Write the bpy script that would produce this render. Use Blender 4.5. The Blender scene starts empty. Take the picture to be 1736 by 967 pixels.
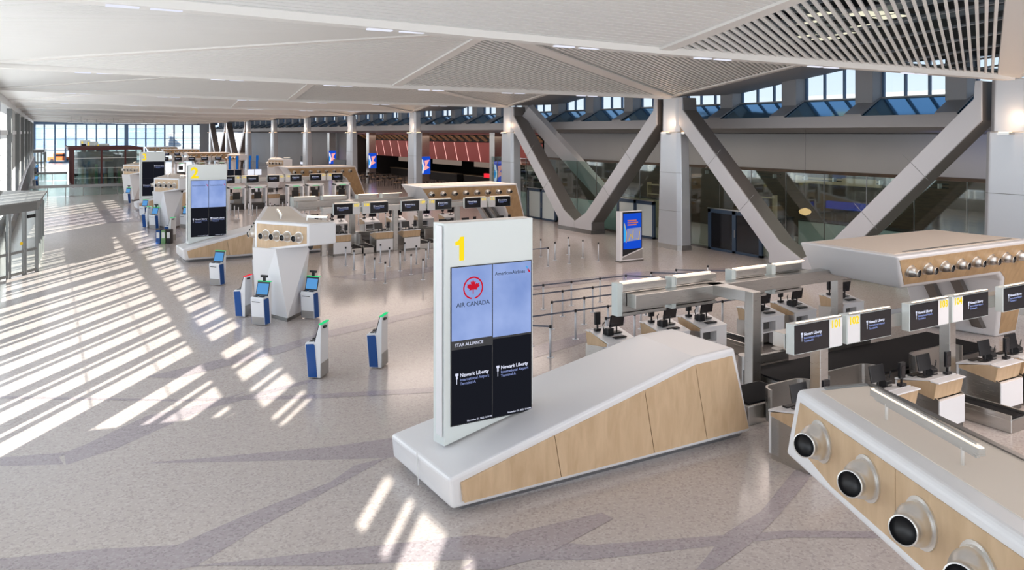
import bpy, math, random
from mathutils import Vector, Matrix
random.seed(7)
SC = bpy.context.scene
COL = SC.collection
R = math.radians

# ---------------------------------------------------------------- camera
CAMH = 6.7; FPX = 1350.0; THETA = math.atan((868-80)/FPX)
cam_d = bpy.data.cameras.new('camera'); cam = bpy.data.objects.new('camera', cam_d); COL.objects.link(cam)
cam.location = (0, 0, CAMH); cam.rotation_euler = (R(90), 0, -THETA)
cam_d.sensor_width = 36; cam_d.lens = FPX/1736*36; cam_d.shift_y = -(483.5-225)/1736
cam_d.clip_start = .1; cam_d.clip_end = 3000
SC.camera = cam
# ---------------------------------------------------------------- world, sun, exposure
w = bpy.data.worlds.new('sky'); SC.world = w; w.use_nodes = True
nt = w.node_tree; nt.nodes.clear()
bg = nt.nodes.new('ShaderNodeBackground'); wo = nt.nodes.new('ShaderNodeOutputWorld')
tc = nt.nodes.new('ShaderNodeTexCoord'); sx = nt.nodes.new('ShaderNodeSeparateXYZ')
rp = nt.nodes.new('ShaderNodeValToRGB')
nt.links.new(tc.outputs['Generated'], sx.inputs[0]); nt.links.new(sx.outputs['Z'], rp.inputs['Fac'])
rp.color_ramp.elements[0].position = 0.0; rp.color_ramp.elements[0].color = (.80, .86, .95, 1)
rp.color_ramp.elements[1].position = .6; rp.color_ramp.elements[1].color = (.30, .48, .82, 1)
e = rp.color_ramp.elements.new(.12); e.color = (.60, .74, .95, 1)
nt.links.new(rp.outputs[0], bg.inputs['Color']); bg.inputs['Strength'].default_value = 1.3
nt.links.new(bg.outputs[0], wo.inputs[0])
SUN_AZ = R(36.2); SUN_EL = R(29.6)
sd = bpy.data.lights.new('sun', 'SUN'); so = bpy.data.objects.new('sun', sd); COL.objects.link(so)
sd.energy = 14.5; sd.angle = R(.55); sd.color = (1, .93, .84)
sdir = Vector((math.sin(SUN_AZ)*math.cos(SUN_EL), math.cos(SUN_AZ)*math.cos(SUN_EL), -math.sin(SUN_EL)))
so.rotation_euler = sdir.to_track_quat('-Z', 'Y').to_euler(); so.location = (-20, -10, 30)
SC.view_settings.view_transform = 'Standard'; SC.view_settings.look = 'None'
SC.view_settings.gamma = 1; SC.view_settings.use_curve_mapping = False
SC.view_settings.exposure = 0.12

BAY = 18.8; Y0 = 16.3; PITCH = 31.3
XL = -2.6; XC = 31.3
YNEAR = -21.3; YFAR = 204.3

def area(name, loc, rot, sx_, sy_, power, color=(1, 1, 1)):
    d = bpy.data.lights.new(name, 'AREA'); o = bpy.data.objects.new(name, d); COL.objects.link(o)
    d.shape = 'RECTANGLE'; d.size = sx_; d.size_y = sy_; d.energy = power; d.color = color
    o.location = loc; o.rotation_euler = rot
    return o
# fill lamps added inside the west glass wall and both ends to boost daylight
area('daylight_fill_west', (XL+.5, 80, 5.2), (0, R(-90), 0), 7.0, 230, 5400, (.88, .94, 1))
area('daylight_fill_near_end', (14, YNEAR+.6, 4.8), (R(90), 0, 0), 32, 8, 2900, (.9, .95, 1))
area('daylight_fill_far_end', (14, YFAR-.6, 4.8), (R(-90), 0, 0), 32, 8, 1600, (.9, .95, 1))
# ceiling lamps of the hall, spread along its bays
for k in range(-1, 10):
    area('hall_downlight', (23, 7+BAY*k, 8.2), (0, 0, 0), 12, 6, 760, (1, .83, .74))

# ---------------------------------------------------------------- materials
def new_mat(name):
    m = bpy.data.materials.new(name); m.use_nodes = True
    n = m.node_tree; return m, n, n.nodes['Principled BSDF']
def pmat(name, col, rough=.5, metal=0, spec=.5, bump=0, bscale=20, var=0, vscale=3):
    m, n, p = new_mat(name)
    p.inputs['Base Color'].default_value = (*col, 1); p.inputs['Roughness'].default_value = rough
    p.inputs['Metallic'].default_value = metal; p.inputs['Specular IOR Level'].default_value = spec
    c = n.nodes.new('ShaderNodeTexCoord')
    if var:
        t = n.nodes.new('ShaderNodeTexNoise'); t.inputs['Scale'].default_value = vscale
        n.links.new(c.outputs['Object'], t.inputs['Vector'])
        r = n.nodes.new('ShaderNodeValToRGB'); r.color_ramp.elements[0].position = .3; r.color_ramp.elements[1].position = .7
        r.color_ramp.elements[0].color = (*[v*(1-var) for v in col], 1); r.color_ramp.elements[1].color = (*[min(1, v*(1+var)) for v in col], 1)
        n.links.new(t.outputs['Fac'], r.inputs['Fac']); n.links.new(r.outputs[0], p.inputs['Base Color'])
    if bump:
        t = n.nodes.new('ShaderNodeTexNoise'); t.inputs['Scale'].default_value = bscale
        n.links.new(c.outputs['Object'], t.inputs['Vector'])
        b = n.nodes.new('ShaderNodeBump'); b.inputs['Strength'].default_value = bump
        n.links.new(t.outputs['Fac'], b.inputs['Height']); n.links.new(b.outputs[0], p.inputs['Normal'])
    return m
def emat(name, col, s):
    m = bpy.data.materials.new(name); m.use_nodes = True; n = m.node_tree; n.nodes.clear()
    em = n.nodes.new('ShaderNodeEmission'); o = n.nodes.new('ShaderNodeOutputMaterial')
    em.inputs[0].default_value = (*col, 1); em.inputs[1].default_value = s; n.links.new(em.outputs[0], o.inputs[0]); return m
def gmat(name, col, clear, rough=.03):
    m = bpy.data.materials.new(name); m.use_nodes = True; n = m.node_tree; n.nodes.clear()
    o = n.nodes.new('ShaderNodeOutputMaterial'); t = n.nodes.new('ShaderNodeBsdfTransparent'); g = n.nodes.new('ShaderNodeBsdfGlossy')
    t.inputs[0].default_value = (*col, 1); g.inputs['Roughness'].default_value = rough
    f = n.nodes.new('ShaderNodeLayerWeight'); f.inputs[0].default_value = .5
    pw = n.nodes.new('ShaderNodeMath'); pw.operation = 'POWER'; pw.inputs[1].default_value = 4.5; n.links.new(f.outputs['Facing'], pw.inputs[0])
    a = n.nodes.new('ShaderNodeMath'); a.operation = 'MULTIPLY_ADD'; a.inputs[1].default_value = .8; a.inputs[2].default_value = 1.03-clear
    n.links.new(pw.outputs[0], a.inputs[0]); mx = n.nodes.new('ShaderNodeMixShader')
    n.links.new(a.outputs[0], mx.inputs[0]); n.links.new(t.outputs[0], mx.inputs[1]); n.links.new(g.outputs[0], mx.inputs[2])
    n.links.new(mx.outputs[0], o.inputs[0]); return m
def steel_mat(name, col, rough, sc=(1, 1, 40)):
    m, n, p = new_mat(name)
    p.inputs['Base Color'].default_value = (*col, 1); p.inputs['Metallic'].default_value = 1
    c = n.nodes.new('ShaderNodeTexCoord'); mp = n.nodes.new('ShaderNodeMapping'); mp.inputs['Scale'].default_value = sc
    t = n.nodes.new('ShaderNodeTexNoise'); t.inputs['Scale'].default_value = 3
    n.links.new(c.outputs['Object'], mp.inputs[0]); n.links.new(mp.outputs[0], t.inputs['Vector'])
    r = n.nodes.new('ShaderNodeMapRange'); r.inputs['To Min'].default_value = rough*.93; r.inputs['To Max'].default_value = rough*1.08
    n.links.new(t.outputs['Fac'], r.inputs['Value']); n.links.new(r.outputs[0], p.inputs['Roughness']); return m
def wood_mat(name, c1, c2, sc=(1.5, 1.5, .35)):
    m, n, p = new_mat(name)
    c = n.nodes.new('ShaderNodeTexCoord'); mp = n.nodes.new('ShaderNodeMapping'); mp.inputs['Scale'].default_value = sc
    t = n.nodes.new('ShaderNodeTexNoise'); t.inputs['Scale'].default_value = 4; t.inputs['Detail'].default_value = 6; t.inputs['Distortion'].default_value = .6
    n.links.new(c.outputs['Object'], mp.inputs[0]); n.links.new(mp.outputs[0], t.inputs['Vector'])
    r = n.nodes.new('ShaderNodeValToRGB'); r.color_ramp.elements[0].position = .3; r.color_ramp.elements[1].position = .7
    r.color_ramp.elements[0].color = (*c1, 1); r.color_ramp.elements[1].color = (*c2, 1)
    n.links.new(t.outputs['Fac'], r.inputs['Fac']); n.links.new(r.outputs[0], p.inputs['Base Color'])
    p.inputs['Roughness'].default_value = .42; return m
def terrazzo(name, base, dark, light, rough=.16):
    m, n, p = new_mat(name)
    c = n.nodes.new('ShaderNodeTexCoord')
    v = n.nodes.new('ShaderNodeTexVoronoi'); v.inputs['Scale'].default_value = 26
    n.links.new(c.outputs['Object'], v.inputs['Vector'])
    sp = n.nodes.new('ShaderNodeSeparateColor'); n.links.new(v.outputs['Color'], sp.inputs[0])
    r = n.nodes.new('ShaderNodeValToRGB'); cr = r.color_ramp; cr.interpolation = 'CONSTANT'
    cr.elements[0].position = 0; cr.elements[0].color = (*dark, 1)
    cr.elements[1].position = .16; cr.elements[1].color = (*base, 1)
    e2 = cr.elements.new(.80); e2.color = (*light, 1)
    n.links.new(sp.outputs[0], r.inputs['Fac'])
    t = n.nodes.new('ShaderNodeTexNoise'); t.inputs['Scale'].default_value = .12; n.links.new(c.outputs['Object'], t.inputs['Vector'])
    mr = n.nodes.new('ShaderNodeMapRange'); mr.inputs['To Min'].default_value = .93; mr.inputs['To Max'].default_value = 1.05
    n.links.new(t.outputs['Fac'], mr.inputs['Value'])
    vm = n.nodes.new('ShaderNodeVectorMath'); vm.operation = 'SCALE'
    n.links.new(r.outputs[0], vm.inputs[0]); n.links.new(mr.outputs[0], vm.inputs['Scale'])
    n.links.new(vm.outputs[0], p.inputs['Base Color']); p.inputs['Roughness'].default_value = rough
    p.inputs['Specular IOR Level'].default_value = .5
    return m
M = {}
M['floor'] = terrazzo('terrazzo', (.52, .468, .445), (.44, .39, .375), (.57, .525, .50))
M['band'] = terrazzo('terrazzo_mauve', (.40, .355, .375), (.33, .29, .31), (.44, .40, .42))
M['beltfloor'] = pmat('belt_rubber', (.012, .012, .014), .75, 0, .2)
M['white'] = pmat('white_solid_surface', (.78, .78, .80), .32)
M['whitetop'] = pmat('cream_cabinet_top', (.76, .68, .60), .6)
M['pylon'] = pmat('pale_glass_enamel', (.70, .75, .74), .15)
M['wood'] = wood_mat('oak_veneer', (.52, .36, .215), (.63, .455, .29))
M['wood2'] = wood_mat('oak_veneer_warm', (.44, .285, .15), (.53, .355, .19))
M['steel'] = steel_mat('brushed_steel', (.55, .54, .52), .28)
M['steeld'] = steel_mat('dark_brushed_steel', (.25, .245, .24), .3)
M['spun'] = pmat('spun_aluminium', (.76, .75, .73), .36, 1)
M['plinth'] = steel_mat('steel_kick_plate', (.45, .47, .5), .35)
M['column'] = pmat('column_cladding', (.50, .53, .57), .28, .35)
M['brace'] = pmat('brace_cladding', (.50, .51, .54), .4, .2)
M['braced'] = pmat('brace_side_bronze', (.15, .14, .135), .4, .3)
M['finblue'] = emat('fin_blue', (.01, .10, .36), .9)
M['ceil'] = pmat('ceiling_white', (.83, .83, .81), .5)
M['band_white'] = pmat('ceiling_band', (.80, .78, .75), .5)
M['void'] = pmat('dark_roof_deck', (.035, .045, .06), .8)
M['truss'] = pmat('roof_steel_paint', (.35, .40, .45), .5)
M['black'] = pmat('black_plastic', (.012, .012, .014), .35)
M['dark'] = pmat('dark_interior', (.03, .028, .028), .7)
M['screen'] = emat('screen_black', (.010, .011, .016), 1.0)
M['lcd'] = pmat('lcd_glass', (.012, .012, .016), .12)
M['blue'] = pmat('kiosk_blue', (.003, .065, .27), .3)
M['kwhite'] = pmat('kiosk_white', (.75, .76, .78), .35)
M['ksilver'] = pmat('kiosk_silver', (.36, .345, .33), .4, .3)
M['green'] = emat('green_lamp', (.03, .65, .22), 1.0)
M['red'] = emat('red_lamp', (.9, .03, .05), 1.0)
M['kscreen'] = emat('kiosk_screen', (.10, .30, .62), 1.0)
M['yellow'] = emat('yellow_numeral', (1.0, .74, .02), .95)
M['warm'] = emat('warm_light_strip', (1.0, .80, .62), 2.2)
M['warm2'] = emat('warm_lamp', (1.0, .62, .36), 5.0)
M['textw'] = emat('screen_white', (.75, .78, .95), .9)
M['textb'] = emat('screen_lavender', (.34, .42, .82), .7)
M['textd'] = pmat('dark_blue_ink', (.02, .05, .12), .4)
M['acred'] = emat('maple_red', (.70, .015, .04), .75)
M['navy'] = pmat('navy_frame', (.035, .065, .115), .4)
M['glass'] = gmat('clear_glass', (.93, .96, .95), .97)
M['glassg'] = gmat('greenish_glass', (.72, .82, .80), .93)
M['frit'] = pmat('pale_panel', (.62, .68, .67), .3)
M['mullion'] = pmat('mullion_grey', (.24, .25, .25), .45, .3)
M['mullionb'] = pmat('mullion_blue', (.10, .17, .28), .45)
M['sill'] = pmat('sill_white', (.75, .76, .76), .5)
M['spandrel'] = pmat('grey_spandrel', (.17, .165, .18), .55)
M['greywall'] = pmat('grey_wall', (.40, .40, .41), .55, var=.03, vscale=.3)
M['fascia'] = pmat('grey_fascia', (.30, .305, .32), .5)
M['shelf'] = pmat('sky_tinted_shelf', (.10, .27, .40), .1, .85)  # blue of the reflected sky put into the colour
M['redp'] = pmat('red_panel', (.42, .10, .09), .45)
M['redf'] = pmat('maroon_steel', (.10, .022, .02), .5)
M['orange'] = pmat('orange_paint', (.75, .16, .04), .5)
M['tarmac'] = pmat('apron_concrete', (.42, .42, .42), .8, var=.1, vscale=.05)
M['bldg'] = pmat('pale_building', (.50, .50, .50), .7)
M['bldgb'] = pmat('blue_building', (.20, .28, .40), .6)
M['adblue'] = emat('ad_blue', (.008, .06, .50), 1.1)
M['adpink'] = emat('ad_pink', (.95, .38, .36), 1.0)
M['adwhite'] = emat('ad_white', (.80, .82, .95), 1.0)
M['adcyan'] = emat('ad_cyan', (.04, .35, .75), 1.0)
M['adyel'] = emat('ad_yellow', (.75, .48, .03), .8)
M['adgrey'] = emat('ad_lilac', (.25, .28, .48), .9)
M['adorange'] = emat('ad_orange', (.70, .20, .08), .8)
M['belt'] = pmat('queue_belt', (.11, .125, .17), .6)
M['chrome'] = pmat('satin_steel_post', (.60, .63, .68), .35, .35)
M['tan'] = pmat('tan_panel', (.48, .38, .26), .6)
M['bin_green'] = pmat('bin_green', (.18, .36, .16), .5)
def blue_screen():
    m = bpy.data.materials.new('blue_screen'); m.use_nodes = True; n = m.node_tree; n.nodes.clear()
    em = n.nodes.new('ShaderNodeEmission'); o = n.nodes.new('ShaderNodeOutputMaterial')
    c = n.nodes.new('ShaderNodeTexCoord'); t = n.nodes.new('ShaderNodeTexNoise'); t.inputs['Scale'].default_value = 1.1; t.inputs['Detail'].default_value = 4
    n.links.new(c.outputs['Object'], t.inputs['Vector'])
    r = n.nodes.new('ShaderNodeValToRGB'); r.color_ramp.elements[0].position = .3; r.color_ramp.elements[1].position = .7
    r.color_ramp.elements[0].color = (.19, .28, .58, 1); r.color_ramp.elements[1].color = (.32, .42, .74, 1)
    n.links.new(t.outputs['Fac'], r.inputs['Fac']); n.links.new(r.outputs[0], em.inputs[0]); em.inputs[1].default_value = 1.0
    n.links.new(em.outputs[0], o.inputs[0]); return m
M['bscreen'] = blue_screen()
def ribbed():
    m, n, p = new_mat('ribbed_ceiling'); p.inputs['Base Color'].default_value = (.80, .80, .78, 1); p.inputs['Roughness'].default_value = .55
    c = n.nodes.new('ShaderNodeTexCoord'); t = n.nodes.new('ShaderNodeTexWave'); t.bands_direction = 'Y'; t.inputs['Scale'].default_value = 1.6
    n.links.new(c.outputs['Object'], t.inputs['Vector']); b = n.nodes.new('ShaderNodeBump'); b.inputs['Strength'].default_value = .25
    n.links.new(t.outputs['Fac'], b.inputs['Height']); n.links.new(b.outputs[0], p.inputs['Normal']); return m
M['rib'] = ribbed()
def skylight():
    m = bpy.data.materials.new('skylight_panel'); m.use_nodes = True; n = m.node_tree; n.nodes.clear()
    t = n.nodes.new('ShaderNodeBsdfTranslucent'); o = n.nodes.new('ShaderNodeOutputMaterial'); t.inputs[0].default_value = (.9, .88, .72, 1)
    n.links.new(t.outputs[0], o.inputs[0]); return m
M['skyl'] = skylight()

# ---------------------------------------------------------------- geometry helpers
class MB:
    def __init__(s): s.v = []; s.f = []
    def add(s, vs, fs):
        b = len(s.v); s.v += [Vector(v) for v in vs]; s.f += [[i+b for i in f] for f in fs]; return s
    def box(s, x0, x1, y0, y1, z0, z1):
        return s.add([(x0,y0,z0),(x1,y0,z0),(x1,y1,z0),(x0,y1,z0),(x0,y0,z1),(x1,y0,z1),(x1,y1,z1),(x0,y1,z1)],
                     [(0,3,2,1),(4,5,6,7),(0,1,5,4),(1,2,6,5),(2,3,7,6),(3,0,4,7)])
    def loft(s, a, b):
        n = len(a)
        return s.add(list(a)+list(b), [tuple(range(n))[::-1], tuple(range(n, 2*n))]+[(i, (i+1) % n, n+(i+1) % n, n+i) for i in range(n)])
    def prism(s, pts, ax, lo, hi):
        def q(p, t):
            if ax == 'x': return (t, p[0], p[1])
            if ax == 'y': return (p[0], t, p[1])
            return (p[0], p[1], t)
        return s.loft([q(p, lo) for p in pts], [q(p, hi) for p in pts])
    def cyl(s, p0, p1, r0, r1=None, n=12):
        r1 = r0 if r1 is None else r1
        p0 = Vector(p0); p1 = Vector(p1); d = (p1-p0).normalized()
        u = d.orthogonal().normalized(); v = d.cross(u)
        ring = lambda p, r: [p+u*(r*math.cos(2*math.pi*i/n))+v*(r*math.sin(2*math.pi*i/n)) for i in range(n)]
        return s.loft(ring(p0, r0), ring(p1, r1))
    def lathe(s, prof, o, d, n=20, cap=(True, True)):
        o = Vector(o); d = Vector(d).normalized(); u = d.orthogonal().normalized(); v = d.cross(u)
        vs = [o+d*h+u*(r*math.cos(2*math.pi*i/n))+v*(r*math.sin(2*math.pi*i/n)) for h, r in prof for i in range(n)]
        fs = [(k*n+i, k*n+(i+1) % n, (k+1)*n+(i+1) % n, (k+1)*n+i) for k in range(len(prof)-1) for i in range(n)]
        if cap[0]: fs.append(tuple(range(n))[::-1])
        if cap[1]: fs.append(tuple(range((len(prof)-1)*n, len(prof)*n)))
        return s.add(vs, fs)
    def bar(s, p0, p1, w, t, up=(0, 0, 1)):
        p0 = Vector(p0); p1 = Vector(p1); d = (p1-p0).normalized(); sd_ = d.cross(Vector(up)).normalized(); u = sd_.cross(d)
        q = lambda p: [p-sd_*w/2-u*t/2, p+sd_*w/2-u*t/2, p+sd_*w/2+u*t/2, p-sd_*w/2+u*t/2]
        return s.loft(q(p0), q(p1))
    def build(s, name, mat, parent=None, bevel=0, seg=2, smooth=False, local=False):
        me = bpy.data.meshes.new(name)
        off = Vector((0, 0, 0))
        if parent is not None and not local:
            pp = parent
            while pp is not None: off = off+pp.location; pp = pp.parent
        me.from_pydata([v-off for v in s.v], [], s.f); me.materials.append(M[mat] if isinstance(mat, str) else mat)
        import bmesh
        bm = bmesh.new(); bm.from_mesh(me); bmesh.ops.recalc_face_normals(bm, faces=bm.faces); bm.to_mesh(me); bm.free()
        o = bpy.data.objects.new(name, me); COL.objects.link(o)
        if smooth:
            for p in me.polygons: p.use_smooth = True
        if bevel:
            b = o.modifiers.new('b', 'BEVEL'); b.width = bevel; b.segments = seg; b.limit_method = 'ANGLE'; b.angle_limit = R(35)
        if parent is not None: o.parent = parent
        return o
def tag(o, label, cat, group=None):
    o['label'] = label; o['category'] = cat
    if group: o['group'] = group
    return o
def struct(o): o['kind'] = 'structure'; return o
def empty(name, loc, label, cat, group=None, rz=0):
    o = bpy.data.objects.new(name, None); COL.objects.link(o); o.location = loc; o.rotation_euler = (0, 0, rz); o.empty_display_size = .2
    return tag(o, label, cat, group)
def dup(root, loc, rz=None, label=None, group=None):
    r = root.copy(); COL.objects.link(r); r.location = loc
    if rz is not None: r.rotation_euler = (0, 0, rz)
    if label: r['label'] = label
    if group: r['group'] = group
    for ch in list(root.children):
        c = ch.copy(); COL.objects.link(c); c.parent = r
        for g in list(ch.children):
            d = g.copy(); COL.objects.link(d); d.parent = c
    return r
def at(x, y, z=0):
    Z = (CAMH-z)*FPX/(y-225); xc = (x-868)/FPX*Z; S, C = math.sin(THETA), math.cos(THETA)
    return Vector((xc*C+Z*S, Z*C-xc*S, z))
_txt = {}
def text(body, size, mat, bold=0, align='LEFT'):
    key = (body, size, mat, bold, align)
    if key not in _txt:
        cu = bpy.data.curves.new('t', 'FONT'); cu.body = body; cu.size = size; cu.align_x = align; cu.offset = bold; cu.extrude = .002
        cu.resolution_u = 3
        o = bpy.data.objects.new('t', cu); COL.objects.link(o); bpy.context.view_layer.update()
        me = bpy.data.meshes.new_from_object(o.evaluated_get(bpy.context.evaluated_depsgraph_get()))
        me.materials.clear(); me.materials.append(M[mat]); bpy.data.objects.remove(o); me.name = 'lettering'
        _txt[key] = me
    return _txt[key]
def put_text(body, size, mat, loc, parent, bold=0, align='LEFT', rz=0, name='lettering', shear=0):
    o = bpy.data.objects.new(name, text(body, size, mat, bold, align)); COL.objects.link(o); o.parent = parent
    o.location = loc; o.rotation_euler = (R(90), 0, rz); return o

# ================================================================= SETTING
# ---- floor: terrazzo with mauve inlay bands in the same mesh
def tess(poly):
    return poly
fl = MB()
fl.add([(-3.2, YNEAR, 0), (60, YNEAR, 0), (60, YFAR, 0), (-3.2, YFAR, 0), (-3.2, YNEAR, -.3), (60, YNEAR, -.3), (60, YFAR, -.3), (-3.2, YFAR, -.3)],
       [(0, 1, 2, 3), (4, 7, 6, 5), (0, 4, 5, 1), (1, 5, 6, 2), (2, 6, 7, 3), (3, 7, 4, 0)])
nb = len(fl.f)
bands = [
 [(0,776),(108,768),(260,715),(430,675),(520,651),(540,640),(430,668),(250,705),(100,775),(108,788),(0,791)],
 [(108,768),(270,708),(420,664),(300,715),(200,760),(112,789)],
 [(255,785),(560,758),(672,742),(672,776),(600,779),(255,786)],
 [(300,925),(420,872),(560,818),(600,790),(660,775),(560,830),(440,895),(330,962)],
 [(0,948),(160,932),(300,925),(340,960),(300,967),(0,967)],
 [(330,960),(560,935),(720,917),(800,908),(1000,925),(1340,900),(1700,905),(1700,915),(1340,912),(1000,950),(780,950),(560,960)],
 [(0,672),(300,678),(520,670),(738,657),(738,666),(520,677),(300,681),(0,676)],
 [(245,640),(480,585),(560,560),(738,520),(738,530),(560,572),(480,598),(300,642)],
 [(560,470),(737,452),(737,460),(640,478)],
 [(905,588),(1010,560),(1060,540),(1060,548),(1010,575),(905,608)],
 [(1230,905),(1290,868),(1345,800),(1385,780),(1370,815),(1320,875),(1270,925),(1210,967),(1180,967)],
 [(870,905),(1020,870),(1040,880),(920,945),(840,967),(780,967)],
 [(905,480),(1100,460),(1240,455),(1240,460),(1100,468),(905,492)],
 [(60,372),(210,352),(300,370),(310,400),(220,430),(250,400),(240,376),(60,385)],
]
def earclip(b):
    v = [at(x, y, .003) for x, y in b]
    return v
mat2 = []
for b in bands:
    v = [at(x, y, .0) for x, y in b]
    import mathutils.geometry as mg
    tri = mg.tessellate_polygon([[Vector((p.x, p.y, 0)) for p in v]])
    base = len(fl.v)
    zb_ = .001+.0005*bands.index(b)
    fl.add([(p.x, p.y, zb_) for p in v], [tuple(t) for t in tri]); mat2 += list(range(len(fl.f)-len(tri), len(fl.f)))
me = bpy.data.meshes.new('floor'); me.from_pydata(fl.v, [], fl.f)
me.materials.append(M['floor']); me.materials.append(M['band'])
for i in mat2: me.polygons[i].material_index = 1
for p in me.polygons:
    if p.index in mat2 and p.normal.z < 0: p.flip()
floor = struct(bpy.data.objects.new('floor', me)); COL.objects.link(floor)
g_ = MB().add([(-600, -300, -.32), (900, -300, -.32), (900, 900, -.32), (-600, 900, -.32)], [(0, 1, 2, 3)]).build('ground', 'tarmac'); struct(g_)

# ---- roof deck above the ceiling, with its steel and glowing patches
roof = MB().box(XL-1.0, 36.6, YNEAR, YFAR+.3, 13.2, 13.5).build('ceiling_roof_deck', 'void'); struct(roof)
mb = MB()
for y in range(2, 52, 4):
    mb.bar((8, y, 12.4), (36, y+4, 12.4), .22, .3)
    mb.bar((8, y+3, 12.6), (36, y-5, 11.9), .12, .12)
for x in range(12, 37, 4): mb.bar((x, 2, 11.7), (x+3, 50, 11.7), .16, .22)
for x in range(13, 38, 5): mb.bar((x, 4, 12.6), (x-3, 48, 11.8), .1, .1)
struct(mb.build('ceiling_truss', 'truss'))
mb = MB()
for (px_, py_) in ((1365, 38), (1392, 30), (1372, 62), (1400, 66), (1425, 60), (1388, 84), (1455, 28), (1485, 25), (1510, 33), (1470, 45)):
    c_ = at(px_, py_, 11.4); mb.box(c_.x-.35, c_.x+.45, c_.y-.5, c_.y+.6, 11.4+.02*(px_ % 7), 11.44+.02*(px_ % 7))
struct(mb.build('ceiling_glow_patches', emat('sunlit_patch_glow', (.95, .92, .70), .9)))  # glowing panels standing in for sunlit patches in the roof void
area('roof_void_fill', (24, 20, 11.0), (R(180), 0, 0), 18, 30, 160, (.9, .95, 1))  # lamp added in the void to brighten the roof steel

# ---- folded slatted ceiling
def tri_slats(mb, a, b, c, d, spacing, w_, h_):
    a, b, c = Vector(a), Vector(b), Vector(c); nrm = (b-a).cross(c-a).normalized()
    if nrm.z < 0: nrm = -nrm
    d = Vector(d); d = (d-nrm*d.dot(nrm)).normalized(); s_ = nrm.cross(d).normalized()
    ps = [a, b, c]; ts = [p.dot(s_) for p in ps]; lo, hi = min(ts), max(ts)
    k = math.ceil(lo/spacing+.3)
    while k*spacing < hi-.04:
        t = k*spacing; xs = []
        for i in range(3):
            p, q = ps[i], ps[(i+1) % 3]; tp, tq = ts[i], ts[(i+1) % 3]
            if (tp-t)*(tq-t) < 0: xs.append(p+(q-p)*((t-tp)/(tq-tp)))
        if len(xs) == 2 and (xs[0]-xs[1]).length > .15: mb.bar(xs[0]+nrm*h_/2, xs[1]+nrm*h_/2, w_, h_, nrm)
        k += 1
zW, zT, zC, zQ, zM = 9.25, 8.9, 8.78, 10.45, 10.05
XQ = 14.1
def bayverts(n):            # bay n lies between rib lines n-1 and n
    y1 = Y0+BAY*n; y0 = y1-BAY; ym = (y0+y1)/2
    return dict(Wa=(XL, y0, zW), Wb=(XL, y1, zW), Ta=(XQ, y0, zT), Tb=(XQ, y1, zT), Ca=(XC-.3, y0, zC), Cb=(XC-.3, y1, zC), Q=(XQ, ym, zQ), Mm=(XC, ym, zM))
NB = range(-1, 10+1)
for n in NB:
    g = {k: Vector(v) for k, v in bayverts(n).items()}
    if n in (0, 1, 2):
        mb = MB(); X_ = Vector((1, 0, 0))
        sp = .21
        tri_slats(mb, g['Q'], g['Tb'], g['Cb'], g['Cb']-g['Q'], sp, .075, .10)
        tri_slats(mb, g['Q'], g['Mm'], g['Cb'], g['Cb']-g['Q'], sp, .10, .10)
        tri_slats(mb, g['Q'], g['Ta'], g['Ca'], g['Ca']-g['Q'], sp, .10, .10)
        tri_slats(mb, g['Q'], g['Mm'], g['Ca'], g['Ca']-g['Q'], sp, .10, .10)
        for t in (('Q', 'Wb', 'Tb'), ('Q', 'Wa', 'Wb'), ('Q', 'Wa', 'Ta')):
            tri_slats(mb, g[t[0]], g[t[1]], g[t[2]], X_, .2, .16, .08)
        struct(mb.build('ceiling_slats', 'ceil'))
        mb = MB()      # carrier battens above the slats
        for (p, q, r_) in (('Q', 'Tb', 'Cb'), ('Q', 'Mm', 'Cb'), ('Q', 'Ta', 'Ca'), ('Q', 'Mm', 'Ca')):
            up = Vector((0, 0, .13)); cc = g[r_]-g['Q']; nrm = (g[q]-g['Q']).cross(cc)
            tri_slats(mb, g[p]+up, g[q]+up, g[r_]+up, nrm.cross(cc), 2.0, .09, .06)
        struct(mb.build('ceiling_battens', 'truss'))
    else:
        mb = MB()
        for t in (('Q','Tb','Cb'), ('Q','Cb','Mm'), ('Q','Ca','Ta'), ('Q','Mm','Ca'), ('Q','Wb','Tb'), ('Q','Wa','Wb'), ('Q','Ta','Wa')):
            a, b, c = g[t[0]], g[t[1]], g[t[2]]; u = Vector((0, 0, .08)); mb.loft([a, b, c], [a+u, b+u, c+u])
        struct(mb.build('ceiling', 'rib'))
    # smooth bands along the folds
    mb = MB(); dn = Vector((0, 0, -.03))
    for a, b, w_ in (('Q','Cb',.75), ('Q','Tb',.45), ('Q','Wb',.45), ('Mm','Cb',.4), ('Q','Ca',.6), ('Q','Ta',.45), ('Q','Wa',.45), ('Mm','Ca',.4)):
        mb.bar(g[a]+dn, g[b]+dn, w_, .07)
    for a, b in (('Wb','Tb'), ('Tb','Cb')): mb.bar(g[a]-Vector((0, 0, .02)), g[b]-Vector((0, 0, .02)), .42, .22)
    struct(mb.build('ceiling_ribs', 'band_white'))
    # soffit from column line to clerestory
    mb = MB(); E_ = 36.2; ea = Vector((E_, g['Ca'].y, 9.0)); eb = Vector((E_, g['Cb'].y, 9.0)); em_ = Vector((E_, g['Mm'].y, 10.2)); u = Vector((0, 0, .12))
    for a, b, c in ((g['Mm'], g['Cb'], eb), (g['Mm'], eb, em_), (g['Mm'], em_, ea), (g['Mm'], ea, g['Ca'])): mb.loft([a, b, c], [a+u, b+u, c+u])
    struct(mb.build('ceiling_soffit', 'fascia'))

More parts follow.
